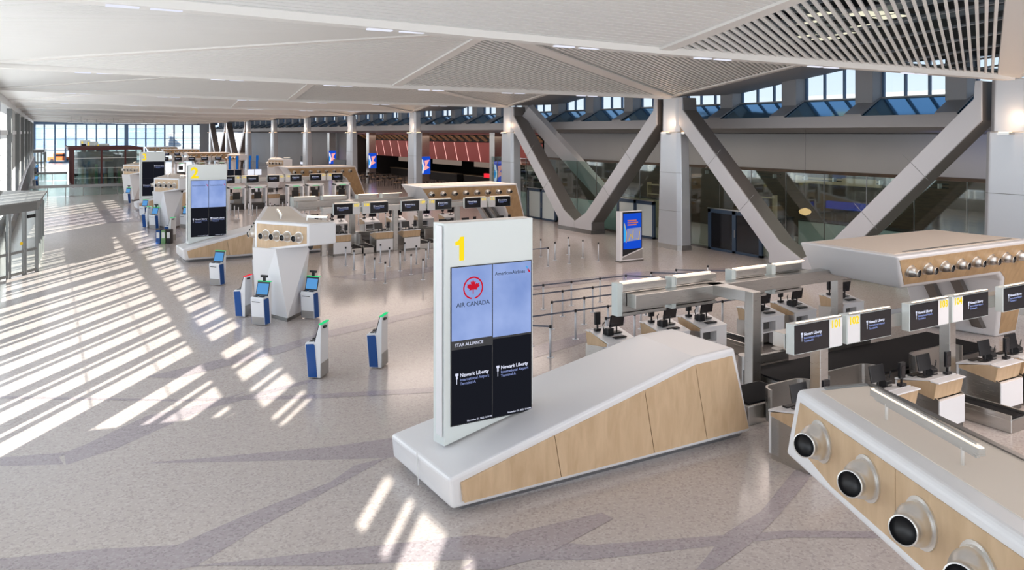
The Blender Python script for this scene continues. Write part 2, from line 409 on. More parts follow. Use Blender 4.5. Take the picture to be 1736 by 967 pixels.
# ---- clerestory on the east side
mb = MB(); mb.box(36.2, 36.6, YNEAR, YFAR, 10.15, 13.3); mb.box(36.2, 36.6, YNEAR, YFAR, 8.2, 8.5)
struct(mb.build('wall_east_upper', 'fascia'))
mb = MB()
np_ = 60; step = BAY/4
y = Y0-BAY*1.5
mbm = MB(); mbs = MB()
while y < YFAR-2:
    mb.box(35.5, 36.5, y-.5, y+.5, 8.15, 10.4)
    for k in (1, 2): mbm.box(36.25, 36.4, y+.5+(step-1)/3*k*1.0-.05, y+.5+(step-1)/3*k+.05, 8.5, 10.15)
    mbm.box(36.25, 36.4, y+.5, y+.6, 8.5, 10.15); mbm.box(36.25, 36.4, y+step-.6, y+step-.5, 8.5, 10.15)
    y += step
struct(mb.build('wall_clerestory_piers', 'fascia', bevel=.03)); struct(mbm.build('window_1_mullions', 'mullionb'))
struct(MB().box(36.3, 36.33, YNEAR, YFAR, 8.5, 10.15).build('window_1', 'glass'))
struct(MB().loft([(36.2, YNEAR, 8.42), (34.2, YNEAR, 7.5), (34.2, YNEAR, 7.42), (36.3, YNEAR, 8.3)], [(36.2, YFAR, 8.42), (34.2, YFAR, 7.5), (34.2, YFAR, 7.42), (36.3, YFAR, 8.3)]).build('trim_1', 'shelf'))
# beams across the shelf in line with the piers
mb = MB(); y = Y0-BAY*1.5
while y < YFAR-2:
    mb.loft([(36.2, y-.5, 8.44), (34.15, y-.35-.5, 7.52), (34.15, y-.35+.5, 7.52), (36.2, y+.5, 8.44)], [(36.2, y-.5, 8.5), (34.15, y-.85, 7.6), (34.15, y+.15, 7.6), (36.2, y+.5, 8.5)]); y += step
struct(mb.build('trim_2', 'fascia'))
struct(MB().box(34.1, 34.3, YNEAR, YFAR, 6.95, 7.52).loft([(34.15, YNEAR, 6.95), (34.3, YNEAR, 6.95), (42, YNEAR, 6.7), (42, YNEAR, 6.65)], [(34.15, YFAR, 6.95), (34.3, YFAR, 6.95), (42, YFAR, 6.7), (42, YFAR, 6.65)]).build('trim_3', 'fascia'))
# roof over the shops behind
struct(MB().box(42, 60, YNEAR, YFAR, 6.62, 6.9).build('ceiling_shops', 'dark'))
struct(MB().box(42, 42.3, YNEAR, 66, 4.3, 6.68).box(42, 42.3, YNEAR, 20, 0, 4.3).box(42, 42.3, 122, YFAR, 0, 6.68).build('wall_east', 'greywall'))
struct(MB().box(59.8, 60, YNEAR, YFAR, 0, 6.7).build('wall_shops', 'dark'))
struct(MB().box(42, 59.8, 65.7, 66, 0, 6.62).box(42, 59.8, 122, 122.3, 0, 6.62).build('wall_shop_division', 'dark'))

# ---- west glass wall
cols_w = [Y0+BAY*k for k in range(-2, 11)]
mb = MB()
for y in cols_w:
    if YNEAR-1 < y < YFAR: mb.box(XL-.35, XL+.28, y-.34, y+.34, 0, 8.55)
struct(mb.build('wall_west_columns', 'mullion', bevel=.03))
mb = MB()
y = YNEAR
k = 0
MOD = BAY/8
for k in range(-16, 81):
    y = Y0+MOD*k
    if y < YNEAR or y > YFAR: continue
    if abs((k % 8)) == 0: continue
    mb.box(XL-.5, XL-.05, y-.07, y+.07, .0, 9.3)
for k in range(-16, 81):
    y = Y0+MOD*(k+.70)
    if y < YNEAR or y > YFAR: continue
    mb.box(XL-.3, XL-.08, y-.035, y+.035, 0, 9.3)
struct(mb.build('wall_west_mullions', 'sill'))
struct(MB().box(XL-.4, XL+.02, YNEAR, YFAR, 6.55, 6.88).box(XL-.3, XL, YNEAR, YFAR, 8.72, 9.6).box(XL-.24, XL-.02, YNEAR, YFAR, 0, 1.0).build('wall_west', 'sill'))
struct(MB().box(XL-.14, XL-.12, YNEAR, YFAR, 3.5, 3.53).box(XL-.14, XL-.12, YNEAR, YFAR, 5.2, 5.23).build('wall_west_transoms', 'mullion'))
struct(MB().box(XL-.62, XL-.52, 47.6, 56.4, 0, 9.3).build('wall_west_gap_blocker', 'sill'))  # opaque panel added to block the sun and widen the unlit gap
struct(MB().add([(XL-.15, YNEAR, 1.0), (XL-.15, YFAR, 1.0), (XL-.15, YFAR, 8.75), (XL-.15, YNEAR, 8.75)], [(0, 1, 2, 3)]).build('window_2', 'glass'))
# unseen blocker added outside the near bays, stepped to cut the sun
struct(MB().prism([(15.85, 0), (15.85, 3.2), (9.6, 7.0), (7.6, 7.5), (7.6, 9.3), (2.6, 9.3), (2.6, 7.0), (YNEAR, 7.0), (YNEAR, 0)], 'x', XL-.62, XL-.52).build('wall_west_sun_blocker', 'sill'))
struct(MB().box(XL-.13, XL-.10, 77.5, YFAR, 3.4, 9.3).build('wall_west_frit', 'frit'))
# plain roof edge outside
struct(MB().box(XL-1.4, XL, YNEAR, YFAR, 9.35, 9.7).box(XL-.6, XL-.3, YNEAR, YFAR, 9.6, 13.3).build('trim_4', 'sill'))
# ---- glazed far end
mb = MB()
x = XL
i = 0
while x < 36:
    wd = .32 if i % 9 else .8
    mb.box(x-wd/2, x+wd/2, YFAR-.1, YFAR+.35, 0, 9.4); x += 2.05; i += 1
mb.box(XL, 36, YFAR, YFAR+.2, 8.5, 13.3); mb.box(XL, 36, YFAR, YFAR+.2, 0, .3)
for z in (2.6, 5.2): mb.box(XL, 36, YFAR, YFAR+.15, z, z+.1)
struct(mb.build('wall_far', 'mullionb')); struct(MB().box(XL, 36, YFAR+.05, YFAR+.08, .3, 9.0).build('window_3', 'glass'))
struct(MB().box(31.8, 34.8, YFAR-.4, YFAR-.15, 0, 9.4).build('wall_far_solid', 'greywall'))
# ---- glazed near end, behind the camera
mb = MB(); x = XL
while x < 42: mb.box(x-.1, x+.1, YNEAR-.3, YNEAR, 0, 9.4); x += 2.4
mb.box(XL, 42, YNEAR-.2, YNEAR, 9.2, 13.3)
struct(mb.build('wall_near', 'mullion'))

# ---- outside: terminal wing and far buildings
def building(loc, sx_, sy_, h, mat, label):
    b = empty('building', loc, label, 'building')
    MB().box(-sx_/2, sx_/2, -sy_/2, sy_/2, 0, h).build('wall', mat, b, local=True)
    m_ = MB(); z = h*.2
    while z < h-.5:
        m_.box(-sx_/2-.1, sx_/2+.1, -sy_/2-.1, sy_/2+.1, z, z+.5); z += max(1.6, h/8)
    m_.build('window_band', 'bldgb', b, local=True)
    MB().box(-sx_/2-.3, sx_/2+.3, -sy_/2-.3, sy_/2+.3, h, h+.5).build('roof', mat, b, local=True)
    return b
building((88, 40, -.32), 14, 60, 11.0, 'bldg', 'long pale grey building beyond the high clerestory windows')
building((104, 28, -.32), 8, 10, 22.0, 'bldg', 'taller white block rising behind the clerestory windows')
for i, (x, sx_, h, mt) in enumerate([(-60, 70, 7, 'bldg'), (20, 60, 9, 'bldgb'), (75, 40, 6, 'bldg'), (-20, 30, 12, 'bldg'), (120, 50, 10, 'bldgb')]):
    building((x, 420+i*12, -.32), sx_, 14, h, mt, ['low pale hangar beyond the far end windows, leftmost', 'wide blue grey building beyond the far end windows', 'small pale building far beyond the end windows', 'tallest pale block beyond the far end windows', 'blue grey block at the right beyond the far windows'][i])

# ================================================================= STRUCTURAL COLUMNS AND BRACES
def make_column():
    c = empty('column', (XC, Y0, 0), 'x', 'column')
    wb, wt, d = 1.02, .88, .42
    def sec(w_, dd, z): return [(-dd, -w_+.22, z), (-dd+.16, -w_, z), (dd, -w_, z), (dd, w_, z), (-dd+.16, w_, z), (-dd, w_-.22, z)]
    MB().loft(sec(wb, d, .25), sec(wt, d-.04, 6.75)).build('shaft', 'column', c, bevel=.05, seg=3, local=True)
    MB().loft(sec(wt-.12, d-.1, 6.72), sec(wt-.16, d-.1, 8.72)).build('capital', 'column', c, bevel=.04, local=True)
    MB().loft(sec(wb+.02, d+.02, 0), sec(wb+.02, d+.02, .27)).build('base_band', 'steel', c, local=True)
    m_ = MB()
    for z in (2.2, 4.4): m_.loft(sec(wb-.005-z*.021+.004, d+.004, z), sec(wb-.005-z*.021+.004, d+.004, z+.02))
    m_.build('joint', 'mullion', c, local=True)
    lp = MB().box(-.75, -.4, -.22, .22, 6.62, 6.72).build('uplight', 'steel', c, local=True)
    MB().box(-.72, -.45, -.18, .18, 6.72, 6.735).build('lens', 'warm2', lp, local=True)
    lp = MB().box(-.2, .2, -1.15, -.85, 6.62, 6.72).build('uplight', 'steel', c, local=True)
    MB().box(-.17, .17, -1.12, -.88, 6.72, 6.735).build('lens', 'warm2', lp, local=True)
    return c
col0 = make_column()
clab = ['grey clad column cut by the right edge of the photo', 'large grey column between the two V braces', 'grey column at the left end of the V braces', 'grey column just left of the middle wood canopy and in front of the red panels']
clab += ['grey column number %s counting away from the V braces' % s for s in ('two', 'three', 'four', 'five', 'six', 'seven')]
for k in range(0, 10):
    c = col0 if k == 0 else dup(col0, (XC, Y0+BAY*k, 0))
    c['label'] = clab[k]; c['group'] = 'hall columns'
    l = bpy.data.lights.new('uplight_glow', 'POINT'); l.energy = 26 if k < 5 else 24; l.color = (1, .66, .42); l.shadow_soft_size = .12
    lo = bpy.data.objects.new('uplight_glow', l); COL.objects.link(lo); lo.location = (XC-.75, Y0+BAY*k-.3, 7.25)
def v_brace(yc, label, sgn=1):
    r = empty('v_brace', (XC, yc, 0), label, 'brace', 'V braces')
    X0_, X1_ = -.45, .65
    for s in (-1, 1):
        pts = [(0, .25), (1.95*s, .25), (1.95*s, .75), (8.45*s, 7.15), (8.45*s, 8.7), (8.2*s, 8.7), (8.15*s, 8.0), (1.33*s, 1.38), (0, .70)]
        lg = MB().prism(pts, 'x', X0_, X0_+.1).build('leg', 'brace', r, bevel=.02, local=True)
        pt2 = [(0, .26), (1.92*s, .26), (1.92*s, .77), (8.42*s, 7.17), (8.42*s, 8.68), (8.22*s, 8.68), (8.17*s, 7.98), (1.35*s, 1.36), (0, .68)]
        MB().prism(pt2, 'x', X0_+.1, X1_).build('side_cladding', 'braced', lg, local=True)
        for t in (.3, .66):
            y_ = 1.6+t*6.4; z_ = 1.2+t*6.2
            MB().bar((X0_-.003, (y_-.62)*s, z_+.5), (X0_-.003, (y_+.5)*s, z_-.52), .012, .02).build('seam', 'mullion', r, local=True)
    MB().box(X0_-.02, X1_+.02, -1.97, 1.97, 0, .25).build('base_band', 'steeld', r, local=True)
    return r
st_ = empty('diagonal_strut', (31.6, 51.4, 8.2), 'grey diagonal strut running back behind the left V brace', 'strut')
MB().bar((31.9, 52.3, 8.4), (36.4, 46.8, 1.0), 1.2, .5, (1, 0, 0)).build('cladding', 'brace', st_)
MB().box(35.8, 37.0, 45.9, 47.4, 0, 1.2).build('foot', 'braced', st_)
v_brace(Y0+BAY/2, 'grey V shaped brace standing between the right edge column and the next')
v_brace(Y0+BAY*1.5, 'grey V shaped brace whose foot stands behind the advertising totem')
v_brace(Y0+BAY*7.5, 'far grey V shaped brace near the end windows')
v_brace(Y0+BAY*8.5, 'farthest grey V shaped brace, against the end windows')

# ================================================================= JET NOZZLE (part builder)
def nozzle(parent, pos, nrm, aim, s=1.0):
    """flange on the panel, rotated cone and dark mouth as sub-parts"""
    pos = Vector(pos)-parent.location; nrm = Vector(nrm).normalized(); aim = Vector(aim).normalized()
    f = MB().lathe([(0, .215*s), (.018*s, .215*s), (.02*s, .185*s), (.05*s, .18*s)], pos, nrm, 24).build('air_nozzle', 'spun', parent, local=True, smooth=False)
    c = MB().lathe([(-.02*s, .175*s), (.05*s, .178*s), (.12*s, .160*s), (.17*s, .133*s), (.19*s, .122*s), (.26*s, .118*s), (.265*s, .124*s), (.285*s, .124*s), (.285*s, .112*s)], pos+nrm*.03*s, aim, 24, (True, False)).build('cone', 'spun', f, local=True, smooth=True)
    MB().lathe([(.284*s, .1125*s), (.20*s, .104*s)], pos+nrm*.03*s, aim, 24, (False, True)).build('mouth', 'black', f, local=True, smooth=True)
    return f

# ================================================================= SIGN PYLONS ON WEDGE PLINTHS
def leaf_poly(s):
    h = [(0,1),(.14,.72),(.34,.84),(.27,.44),(.46,.62),(.52,.5),(.80,.54),(.72,.33),(.86,.24),(.48,-.04),(.52,-.2),(.06,-.14),(.05,-.62)]
    return [(x*s, y*s) for x, y in h]+[(-x*s, y*s) for x, y in h[::-1][:-1]]
def airport_text(parent, x, z, y, s, small=True):
    put_text('Newark Liberty', .150*s, 'textw', (x, y, z), parent, bold=.0025*s)
    put_text('International Airport', .115*s, 'textb', (x, y, z-.125*s), parent)
    put_text('Terminal A', .115*s, 'textb', (x, y, z-.24*s), parent)
    m_ = MB(); m_.box(x-.155*s, x-.055*s, y-.003, y, z+.05*s, z+.12*s); m_.box(x-.13*s, x-.08*s, y-.003, y, z-.05*s, z+.05*s); m_.box(x-.112*s, x-.098*s, y-.003, y, z-.2*s, z-.05*s)
    m_.build('tower_mark', 'textw', parent, local=True)
def number_one(s, d):
    p = [(-.07,0),(.085,0),(.085,.72),(-.035,.72),(-.06,.66),(-.12,.60),(-.205,.575),(-.205,.47),(-.07,.47)]
    return MB().prism([(a*s, b*s) for a, b in p], 'y', -d, 0)
def island_front(k, num, labels, kind):
    oy = PITCH*k
    ya, yb = 12.4+oy, 15.15+oy
    # plinth
    p = empty('wedge_plinth', (9.5, (ya+yb)/2, 0), labels[0], 'plinth', 'wedge plinths under the numbered signs')
    A = [(6.02, .12), (5.98, .72), (11.65, 2.02), (12.8, 2.06), (13.42, .12)]
    ins = lambda y, t: y
    fr = [(x, ya+.0, z) for x, z in A]; 
    back = [(6.05, yb, .12), (6.0, yb, .6), (11.9, 14.55+oy, 2.0), (12.9, 14.5+oy, 2.03), (13.4, yb, .12)]
    fr[0] = (6.09, ya+.1, .12); fr[4] = (13.38, ya+.08, .12)
    MB().loft(fr, back).build('shell', 'white', p, bevel=.07, seg=3)
    # steel kick
    MB().loft([(6.35, ya+.28, 0), (13.2, ya+.25, 0), (13.15, yb-.2, 0), (6.3, yb-.2, 0)], [(6.2, ya+.2, .14), (13.3, ya+.2, .14), (13.3, yb-.1, .14), (6.2, yb-.1, .14)]).build('kick_plate', 'plinth', p)
    # wood panels on the front
    def wp(x0, zb0, zt0, x1, zb1, zt1, last=False):
        y = ya-.012
        q = [(x0, y+.0, zb0), (x1, y, zb1), (x1-.0, y, zt1), (x0, y, zt0)]
        b = [(a, ya+.06, c) for a, _, c in q]
        return MB().loft(q, b).build('wood_panel', 'wood', p)
    top = lambda x: (.56+(x-5.98)*.2293) if x < 11.65 else 1.86+(x-11.65)*.035
    xs = [6.2, 8.15, 10.3, 11.65, 12.72]
    bots = [6.27, 8.3, 10.55, 11.98, 13.22]
    for i in range(4):
        q = [(bots[i]+.008, ya-.012, .25), (bots[i+1]-.008, ya-.012, .25), (xs[i+1]-.008, ya-.012, top(xs[i+1])), (xs[i]+.008, ya-.012, top(xs[i]))]
        MB().loft(q, [(a, ya+.09, c) for a, _, c in q]).build('wood_panel', 'wood', p)
    MB().bar((6.0, ya+1.35, .1), (5.97, ya+1.35, .72), .012, .02).build('seam', 'sill', p)
    # pylon sign
    x0, x1, yf, yk = 6.41, 8.36, 13.5+oy, 13.86+oy
    zt = 5.0
    g = empty('sign_pylon', (x0, yf, .7), labels[1], 'sign', 'numbered sign pylons')
    sl = lambda x: .725+(x-5.98)*.2293
    MB().loft([(x0, yf, sl(x0)), (x1, yf, sl(x1)), (x1, yf, zt), (x0, yf, zt)], [(x0-.06, yk, sl(x0)), (x1+.02, yk, sl(x1)), (x1+.02, yk, zt), (x0-.06, yk, zt)]).build('body', 'pylon', g, bevel=.012)
    MB().box(x0-.045, x0-.03, yf+.02, yk-.02, 1.0, 4.95).build('edge_strip', 'white', g)
    o = g.location
    pw = .86; xl = x0+.15; xr = x0+.15+pw+.025; ym = yf-.02
    bez = MB().box(xl-.02, xr+pw+.02, yf-.015, yf, 1.17, 4.17).build('bezel', 'black', g)
    ny = yf-.024-o.y
    if kind == 'near':
        specs = [(xl, 'bscreen', 2.77, 4.15), (xr, 'bscreen', 2.74, 4.15), (xl, 'screen', 1.19, 2.60), (xr, 'screen', 1.19, 2.70)]
    elif kind == 'mid':
        specs = [(xl, 'bscreen', 2.72, 4.15), (xr, 'bscreen', 2.72, 4.15), (xl, 'screen', 1.19, 2.70), (xr, 'screen', 1.19, 2.70)]
    else:
        specs = [(xl, 'screen', 2.72, 4.15), (xr, 'screen', 2.72, 4.15), (xl, 'screen', 1.19, 2.70), (xr, 'screen', 1.19, 2.70)]
    scr = [MB().box(a, a+pw, yf-.02, yf-.014, z0, z1).build('screen', m_, g) for a, m_, z0, z1 in specs]
    for j, a in ((2, xl), (3, xr)):
        airport_text(scr[j], a+.17-o.x, (2.08 if j == 2 else 2.10)-o.z, ny, .64)
        if k < 2: put_text('November 21, 2022  3:14 PM', .045, 'textw', (a+.32-o.x, ny, 1.215-o.z), scr[j])
    if kind != 'near' and kind != 'mid':
        airport_text(scr[1], xr+.17-o.x, 3.75-o.z, ny, .70)
    if kind == 'near':
        s0 = scr[0]; cx, cz = xl+.45, 3.74
        put_text('AIR CANADA', .118, 'textd', (cx-o.x, ny, 3.40-o.z), s0, bold=.0015, align='CENTER')
        m_ = MB(); n = 40
        vs = []; fs = []
        for i in range(n):
            a = 2*math.pi*i/n; 
            for rr in (.215, .185): vs.append((cx+rr*math.sin(a), yf-.0245, cz+rr*math.cos(a)))
        for i in range(n):
            if 19 <= i <= 20: continue
            j = (i+1) % n; fs.append((2*i, 2*j, 2*j+1, 2*i+1))
        m_.add(vs, fs).build('roundel', 'acred', s0, local=False).location = (-0, 0, 0)
        lf = MB().prism([(cx+a, cz-.01+b) for a, b in leaf_poly(.165)], 'y', yf-.0255, yf-.0225)
        lf.build('maple_leaf', 'acred', s0)
        for oo in s0.children:
            if oo.name.startswith(('roundel', 'maple_leaf')): oo.location = -Vector((0, 0, 0))
        put_text('STAR ALLIANCE', .085, 'textw', (xl+.06-o.x, ny, 2.66-o.z), bez)
        put_text('AmericanAirlines', .098, 'textd', (xr+.04-o.x, ny, 3.93-o.z), scr[1], bold=.001)
        MB().prism([(xr+.75, 4.03), (xr+.79, 4.02), (xr+.85, 3.93), (xr+.81, 3.93)], 'y', yf-.026, yf-.022).build('tail_mark', 'acred', scr[1])
        MB().prism([(xr+.735, 4.06), (xr+.77, 4.05), (xr+.80, 3.98), (xr+.77, 4.0)], 'y', yf-.0262, yf-.0222).build('tail_mark', 'adcyan', scr[1])
    if kind == 'mid':
        for a, s_ in ((xl, scr[0]), (xr, scr[1])):
            put_text('AmericanAirlines', .095, 'textd', (a+.04-o.x, ny, 3.86-o.z), s_, bold=.001)
            MB().prism([(a+.75, 3.95), (a+.79, 3.94), (a+.85, 3.85), (a+.81, 3.85)], 'y', yf-.026, yf-.022).build('tail_mark', 'acred', s_)
    if num == 1:
        b = number_one(.62, .008).build('numeral', 'yellow', g, local=True); b.location = (.36, -.002, 4.28-o.z)
    else:
        b = put_text(str(num), .80, 'yellow', (.32, -.004, 4.3-o.z), g, bold=.022, align='CENTER', name='numeral')
    return p, g
island_front(0, 1, ['white and oak wedge plinth under the sign numbered 1', 'tall white sign pylon numbered 1 with red maple leaf screen'], 'near')
island_front(1, 2, ['white and oak wedge plinth under the sign numbered 2', 'tall white sign pylon numbered 2 with two pale blue screens'], 'mid')
i3 = island_front(2, 3, ['white and oak wedge plinth under the sign numbered 3', 'tall white sign pylon numbered 3 with black screens'], 'dark')
for o_ in i3: o_.location.x += .6
island_front(4, 4, ['far wedge plinth under the sign numbered 4', 'far sign pylon numbered 4 above the maroon pavilion'], 'dark')
island_front(5, 5, ['far wedge plinth under the fifth sign, behind the maroon pavilion', 'far sign pylon with yellow numeral just left of sign 4'], 'dark')
island_front(6, 6, ['farthest wedge plinth, behind all other plinths', 'farthest small sign pylon, leftmost of those above the maroon pavilion'], 'dark')

# ================================================================= FACETED TOWERS
def tower(oy, label, dx=0):
    t = empty('faceted_tower', (7.4+dx, 29.5+oy, 0), label, 'tower', 'faceted white towers with oak heads')
    P_ = lambda x, y, z: (x+dx, y+oy, z)
    # pedestal
    b0 = [(6.65, 30.2), (7.33, 28.28), (8.11, 29.16), (8.5, 31.6), (7.2, 32.0)]
    t0 = [(6.32, 29.2), (6.95, 28.42), (8.25, 28.7), (8.7, 31.9), (7.1, 32.6)]
    vs = [P_(x, y, .14) for x, y in b0]+[P_(x, y, 2.6) for x, y in t0]
    m_ = MB().add(vs, [(0, 1, 6), (0, 6, 5), (1, 2, 7), (1, 7, 6), (2, 3, 8), (2, 8, 7), (3, 4, 9), (3, 9, 8), (4, 0, 5), (4, 5, 9), (0, 4, 3, 2, 1), (5, 6, 7, 8, 9)])
    m_.build('pedestal', 'white', t)
    kb = [(7.4+(x-7.4)*.97, 30+(y-30)*.97) for x, y in b0]
    MB().loft([P_(x, y, 0) for x, y in kb], [P_(x, y, .16) for x, y in kb]).build('kick_plate', 'steeld', t)
    # head
    top = [(6.43, 29.3), (7.78, 27.23), (8.78, 27.3), (8.35, 29.3), (9.08, 34.1), (8.01, 34.7)]
    zb = [2.43, 2.78, 2.80, 2.6, 2.6, 2.6]
    MB().loft([P_(x, y, z) for (x, y), z in zip(top, zb)], [P_(x, y, 3.55) for x, y in top]).build('head', 'white', t, bevel=.05, seg=3)
    tp = [(6.62, 29.3), (7.83, 27.45), (8.6, 27.5), (8.18, 29.35), (8.88, 34.0), (8.1, 34.4)]
    MB().loft([P_(x, y, 3.545) for x, y in tp], [P_(x, y, 3.562) for x, y in tp]).build('top_panel', 'whitetop', t)
    # oak panels: front (towards the hall entrance) and long left side
    A, B, F = Vector((6.43, 29.3, 0)), Vector((7.78, 27.23, 0)), Vector((8.01, 34.7, 0))
    def panel(a, b, za, zb_, n=1):
        d = (b-a).normalized(); nr = Vector((d.y, -d.x, 0)); 
        a2 = a+d*.1; b2 = b-d*.08
        q = [P_(*(a2+nr*.012)[:2], za+.09), P_(*(b2+nr*.012)[:2], zb_+.09), P_(*(b2+nr*.012)[:2], 3.45), P_(*(a2+nr*.012)[:2], 3.45)]
        r_ = [P_(*(a2-nr*.05)[:2], za+.09), P_(*(b2-nr*.05)[:2], zb_+.09), P_(*(b2-nr*.05)[:2], 3.45), P_(*(a2-nr*.05)[:2], 3.45)]
        MB().loft(q, r_).build('oak_panel', 'wood', t)
        return d, nr
    d, nr = panel(A, B, 2.43, 2.78)
    for tt in (.22, .42, .62, .83):
        p = A+(B-A)*tt+nr*.01; nozzle(t, P_(p.x, p.y, 3.06), nr, nr+Vector((-.08, -.05, -.04)), .92)
    d, nr = panel(F, A, 2.6, 2.43)
    for tt in (.15, .35, .55, .75, .92):
        p = F+(A-F)*tt+nr*.01; nozzle(t, P_(p.x, p.y, 3.05), nr, nr+Vector((0, -.4, -.15)), .9)
    # light bars on top
    for (a, b) in (((7.35, 29.3), (7.7, 31.2)), ((8.0, 28.2), (8.6, 27.7))):
        lb = MB().bar(P_(*a, 3.70), P_(*b, 3.70), .09, .07).box(P_(*a, 0)[0]-.03, P_(*a, 0)[0]+.03, P_(*a, 0)[1], P_(*a, 0)[1]+.06, 3.55, 3.68).build('light_bar', 'steel', t)
        MB().bar(P_(*a, 3.742), P_(*b, 3.742), .05, .012).build('tube', 'warm', lb, local=False).location = (0, 0, 0)
    MB().lathe([(0, .09), (.05, .09), (.13, .04)], P_(8.1, 28.1, 2.66), (0, 0, -1), 12).build('camera_dome', 'black', t)
    return t
tower(0, 'white faceted tower with oak nozzle head behind the four nearest front kiosks')
tower(PITCH, 'white faceted tower with oak head left of sign 2')
tower(57.5, 'white faceted tower with oak head peeking out left of sign 3', 0)
t4 = tower(66.9, 'smaller looking faceted tower head behind the third wood canopy', 16.2)
t5 = tower(90.7, 'distant faceted tower head in front of a far column', 16.0)

# ---- the large oak nozzle head at the lower right
def near_head():
    t = empty('nozzle_head', (8.0, 0.0, 0), 'large oak and white nozzle head filling the lower right corner', 'nozzle head')
    FL, FR = Vector((7.83, 6.59)), Vector((8.77, 6.36)); NL, NR = Vector((5.55, 1.28)), Vector((7.35, 1.75))
    top = [FL, FR, NR, Vector((6.6, -.6)), Vector((4.9, -.3))]
    top[4] = NL+(NL-FL)*.25
    zb = [2.70, 2.75, 2.6, 2.5, 2.5]
    off = [Vector((.09, .25)), Vector((.0, .25)), Vector((0, 0)), Vector((0, 0)), Vector((0, 0))]
    MB().loft([(p.x+o_.x, p.y+o_.y, z) for p, z, o_ in zip(top, zb, off)], [(p.x, p.y, 3.6) for p in top]).build('head', 'white', t, bevel=.07, seg=4)
    dl = (NL-FL).normalized(); nr = Vector((dl.y, -dl.x)); nr = nr if nr.x < 0 else -nr
    # oak side panels
    cuts = [.0, 2.02, 4.0, 7.2]
    for i in range(3):
        a = FL+dl*(.12+cuts[i] if i == 0 else cuts[i]+.006); b = FL+dl*(cuts[i+1]-.006)
        a3 = lambda p, k_, z, sk=0: (p.x+nr.x*k_+sk*.09, p.y+nr.y*k_+sk*.2, z)
        sk = 1 if i == 0 else 0
        zlo = [2.80, 2.76, 2.70, 2.62]
        q = [a3(a, .014, zlo[i], sk), a3(b, .014, zlo[i+1]), a3(b, .014, 3.47), a3(a, .014, 3.47)]
        r_ = [a3(a, -.05, zlo[i], sk), a3(b, -.05, zlo[i+1]), a3(b, -.05, 3.47), a3(a, -.05, 3.47)]
        MB().loft(q, r_).build('oak_panel', 'wood', t)
    n3 = Vector((nr.x, nr.y, 0))
    for s_, z in ((.62, 3.2), (1.55, 3.18), (2.42, 3.15), (3.16, 3.12), (3.85, 3.1)):
        p = FL+dl*s_
        nozzle(t, (p.x+nr.x*.012, p.y+nr.y*.012, z), n3, n3+Vector((-.1, -.55, .1)), 1.08)
    # inset top and trough
    c = [FL+Vector((.17, -.22)), FR+Vector((-.1, -.16)), NR+Vector((-.18, 0)), top[3]+Vector((0, .3)), NL+Vector((.28, 0))]
    MB().loft([(p.x, p.y, 3.59) for p in c], [(p.x, p.y, 3.608) for p in c]).build('top_panel', 'whitetop', t)
    MB().bar((FR.x-.07, FR.y-.15, 3.61), (NR.x-.14, NR.y, 3.61), .07, .03).build('trough', 'steeld', t)
    MB().bar((FL.x+.28, FL.y-.2, 3.61), (FR.x-.1, FR.y-.13, 3.61), .06, .03).build('trough', 'mullion', t)
    return t
nh = near_head()
def near_lightbar():
    t = nh
    a = at(1480, 665, 3.82); b = at(1665, 768, 3.82)
    lb = MB().bar(a, b, .07, .07).bar(a+(b-a)*.03, b-(b-a)*.03, .03, .14).build('light_bar', 'steel', t)
    MB().bar(a+Vector((0, 0, .04)), b+Vector((0, 0, .04)), .04, .012).build('tube', 'warm', lb).location = (0, 0, 0)
    for f_ in (.15, .85):
        p = a+(b-a)*f_; m_ = MB().cyl((p.x, p.y, 3.6), (p.x, p.y, 3.80), .018).build('bracket', 'spun', t)
near_lightbar()
MB().loft([(7.3, 3.2, 0), (8.2, 3.0, 0), (7.6, .6, 0), (6.4, .9, 0)], [(6.9, 3.4, 2.72), (8.0, 3.6, 2.72), (7.4, .4, 2.6), (6.0, .8, 2.6)]).build('pedestal', 'white', nh)

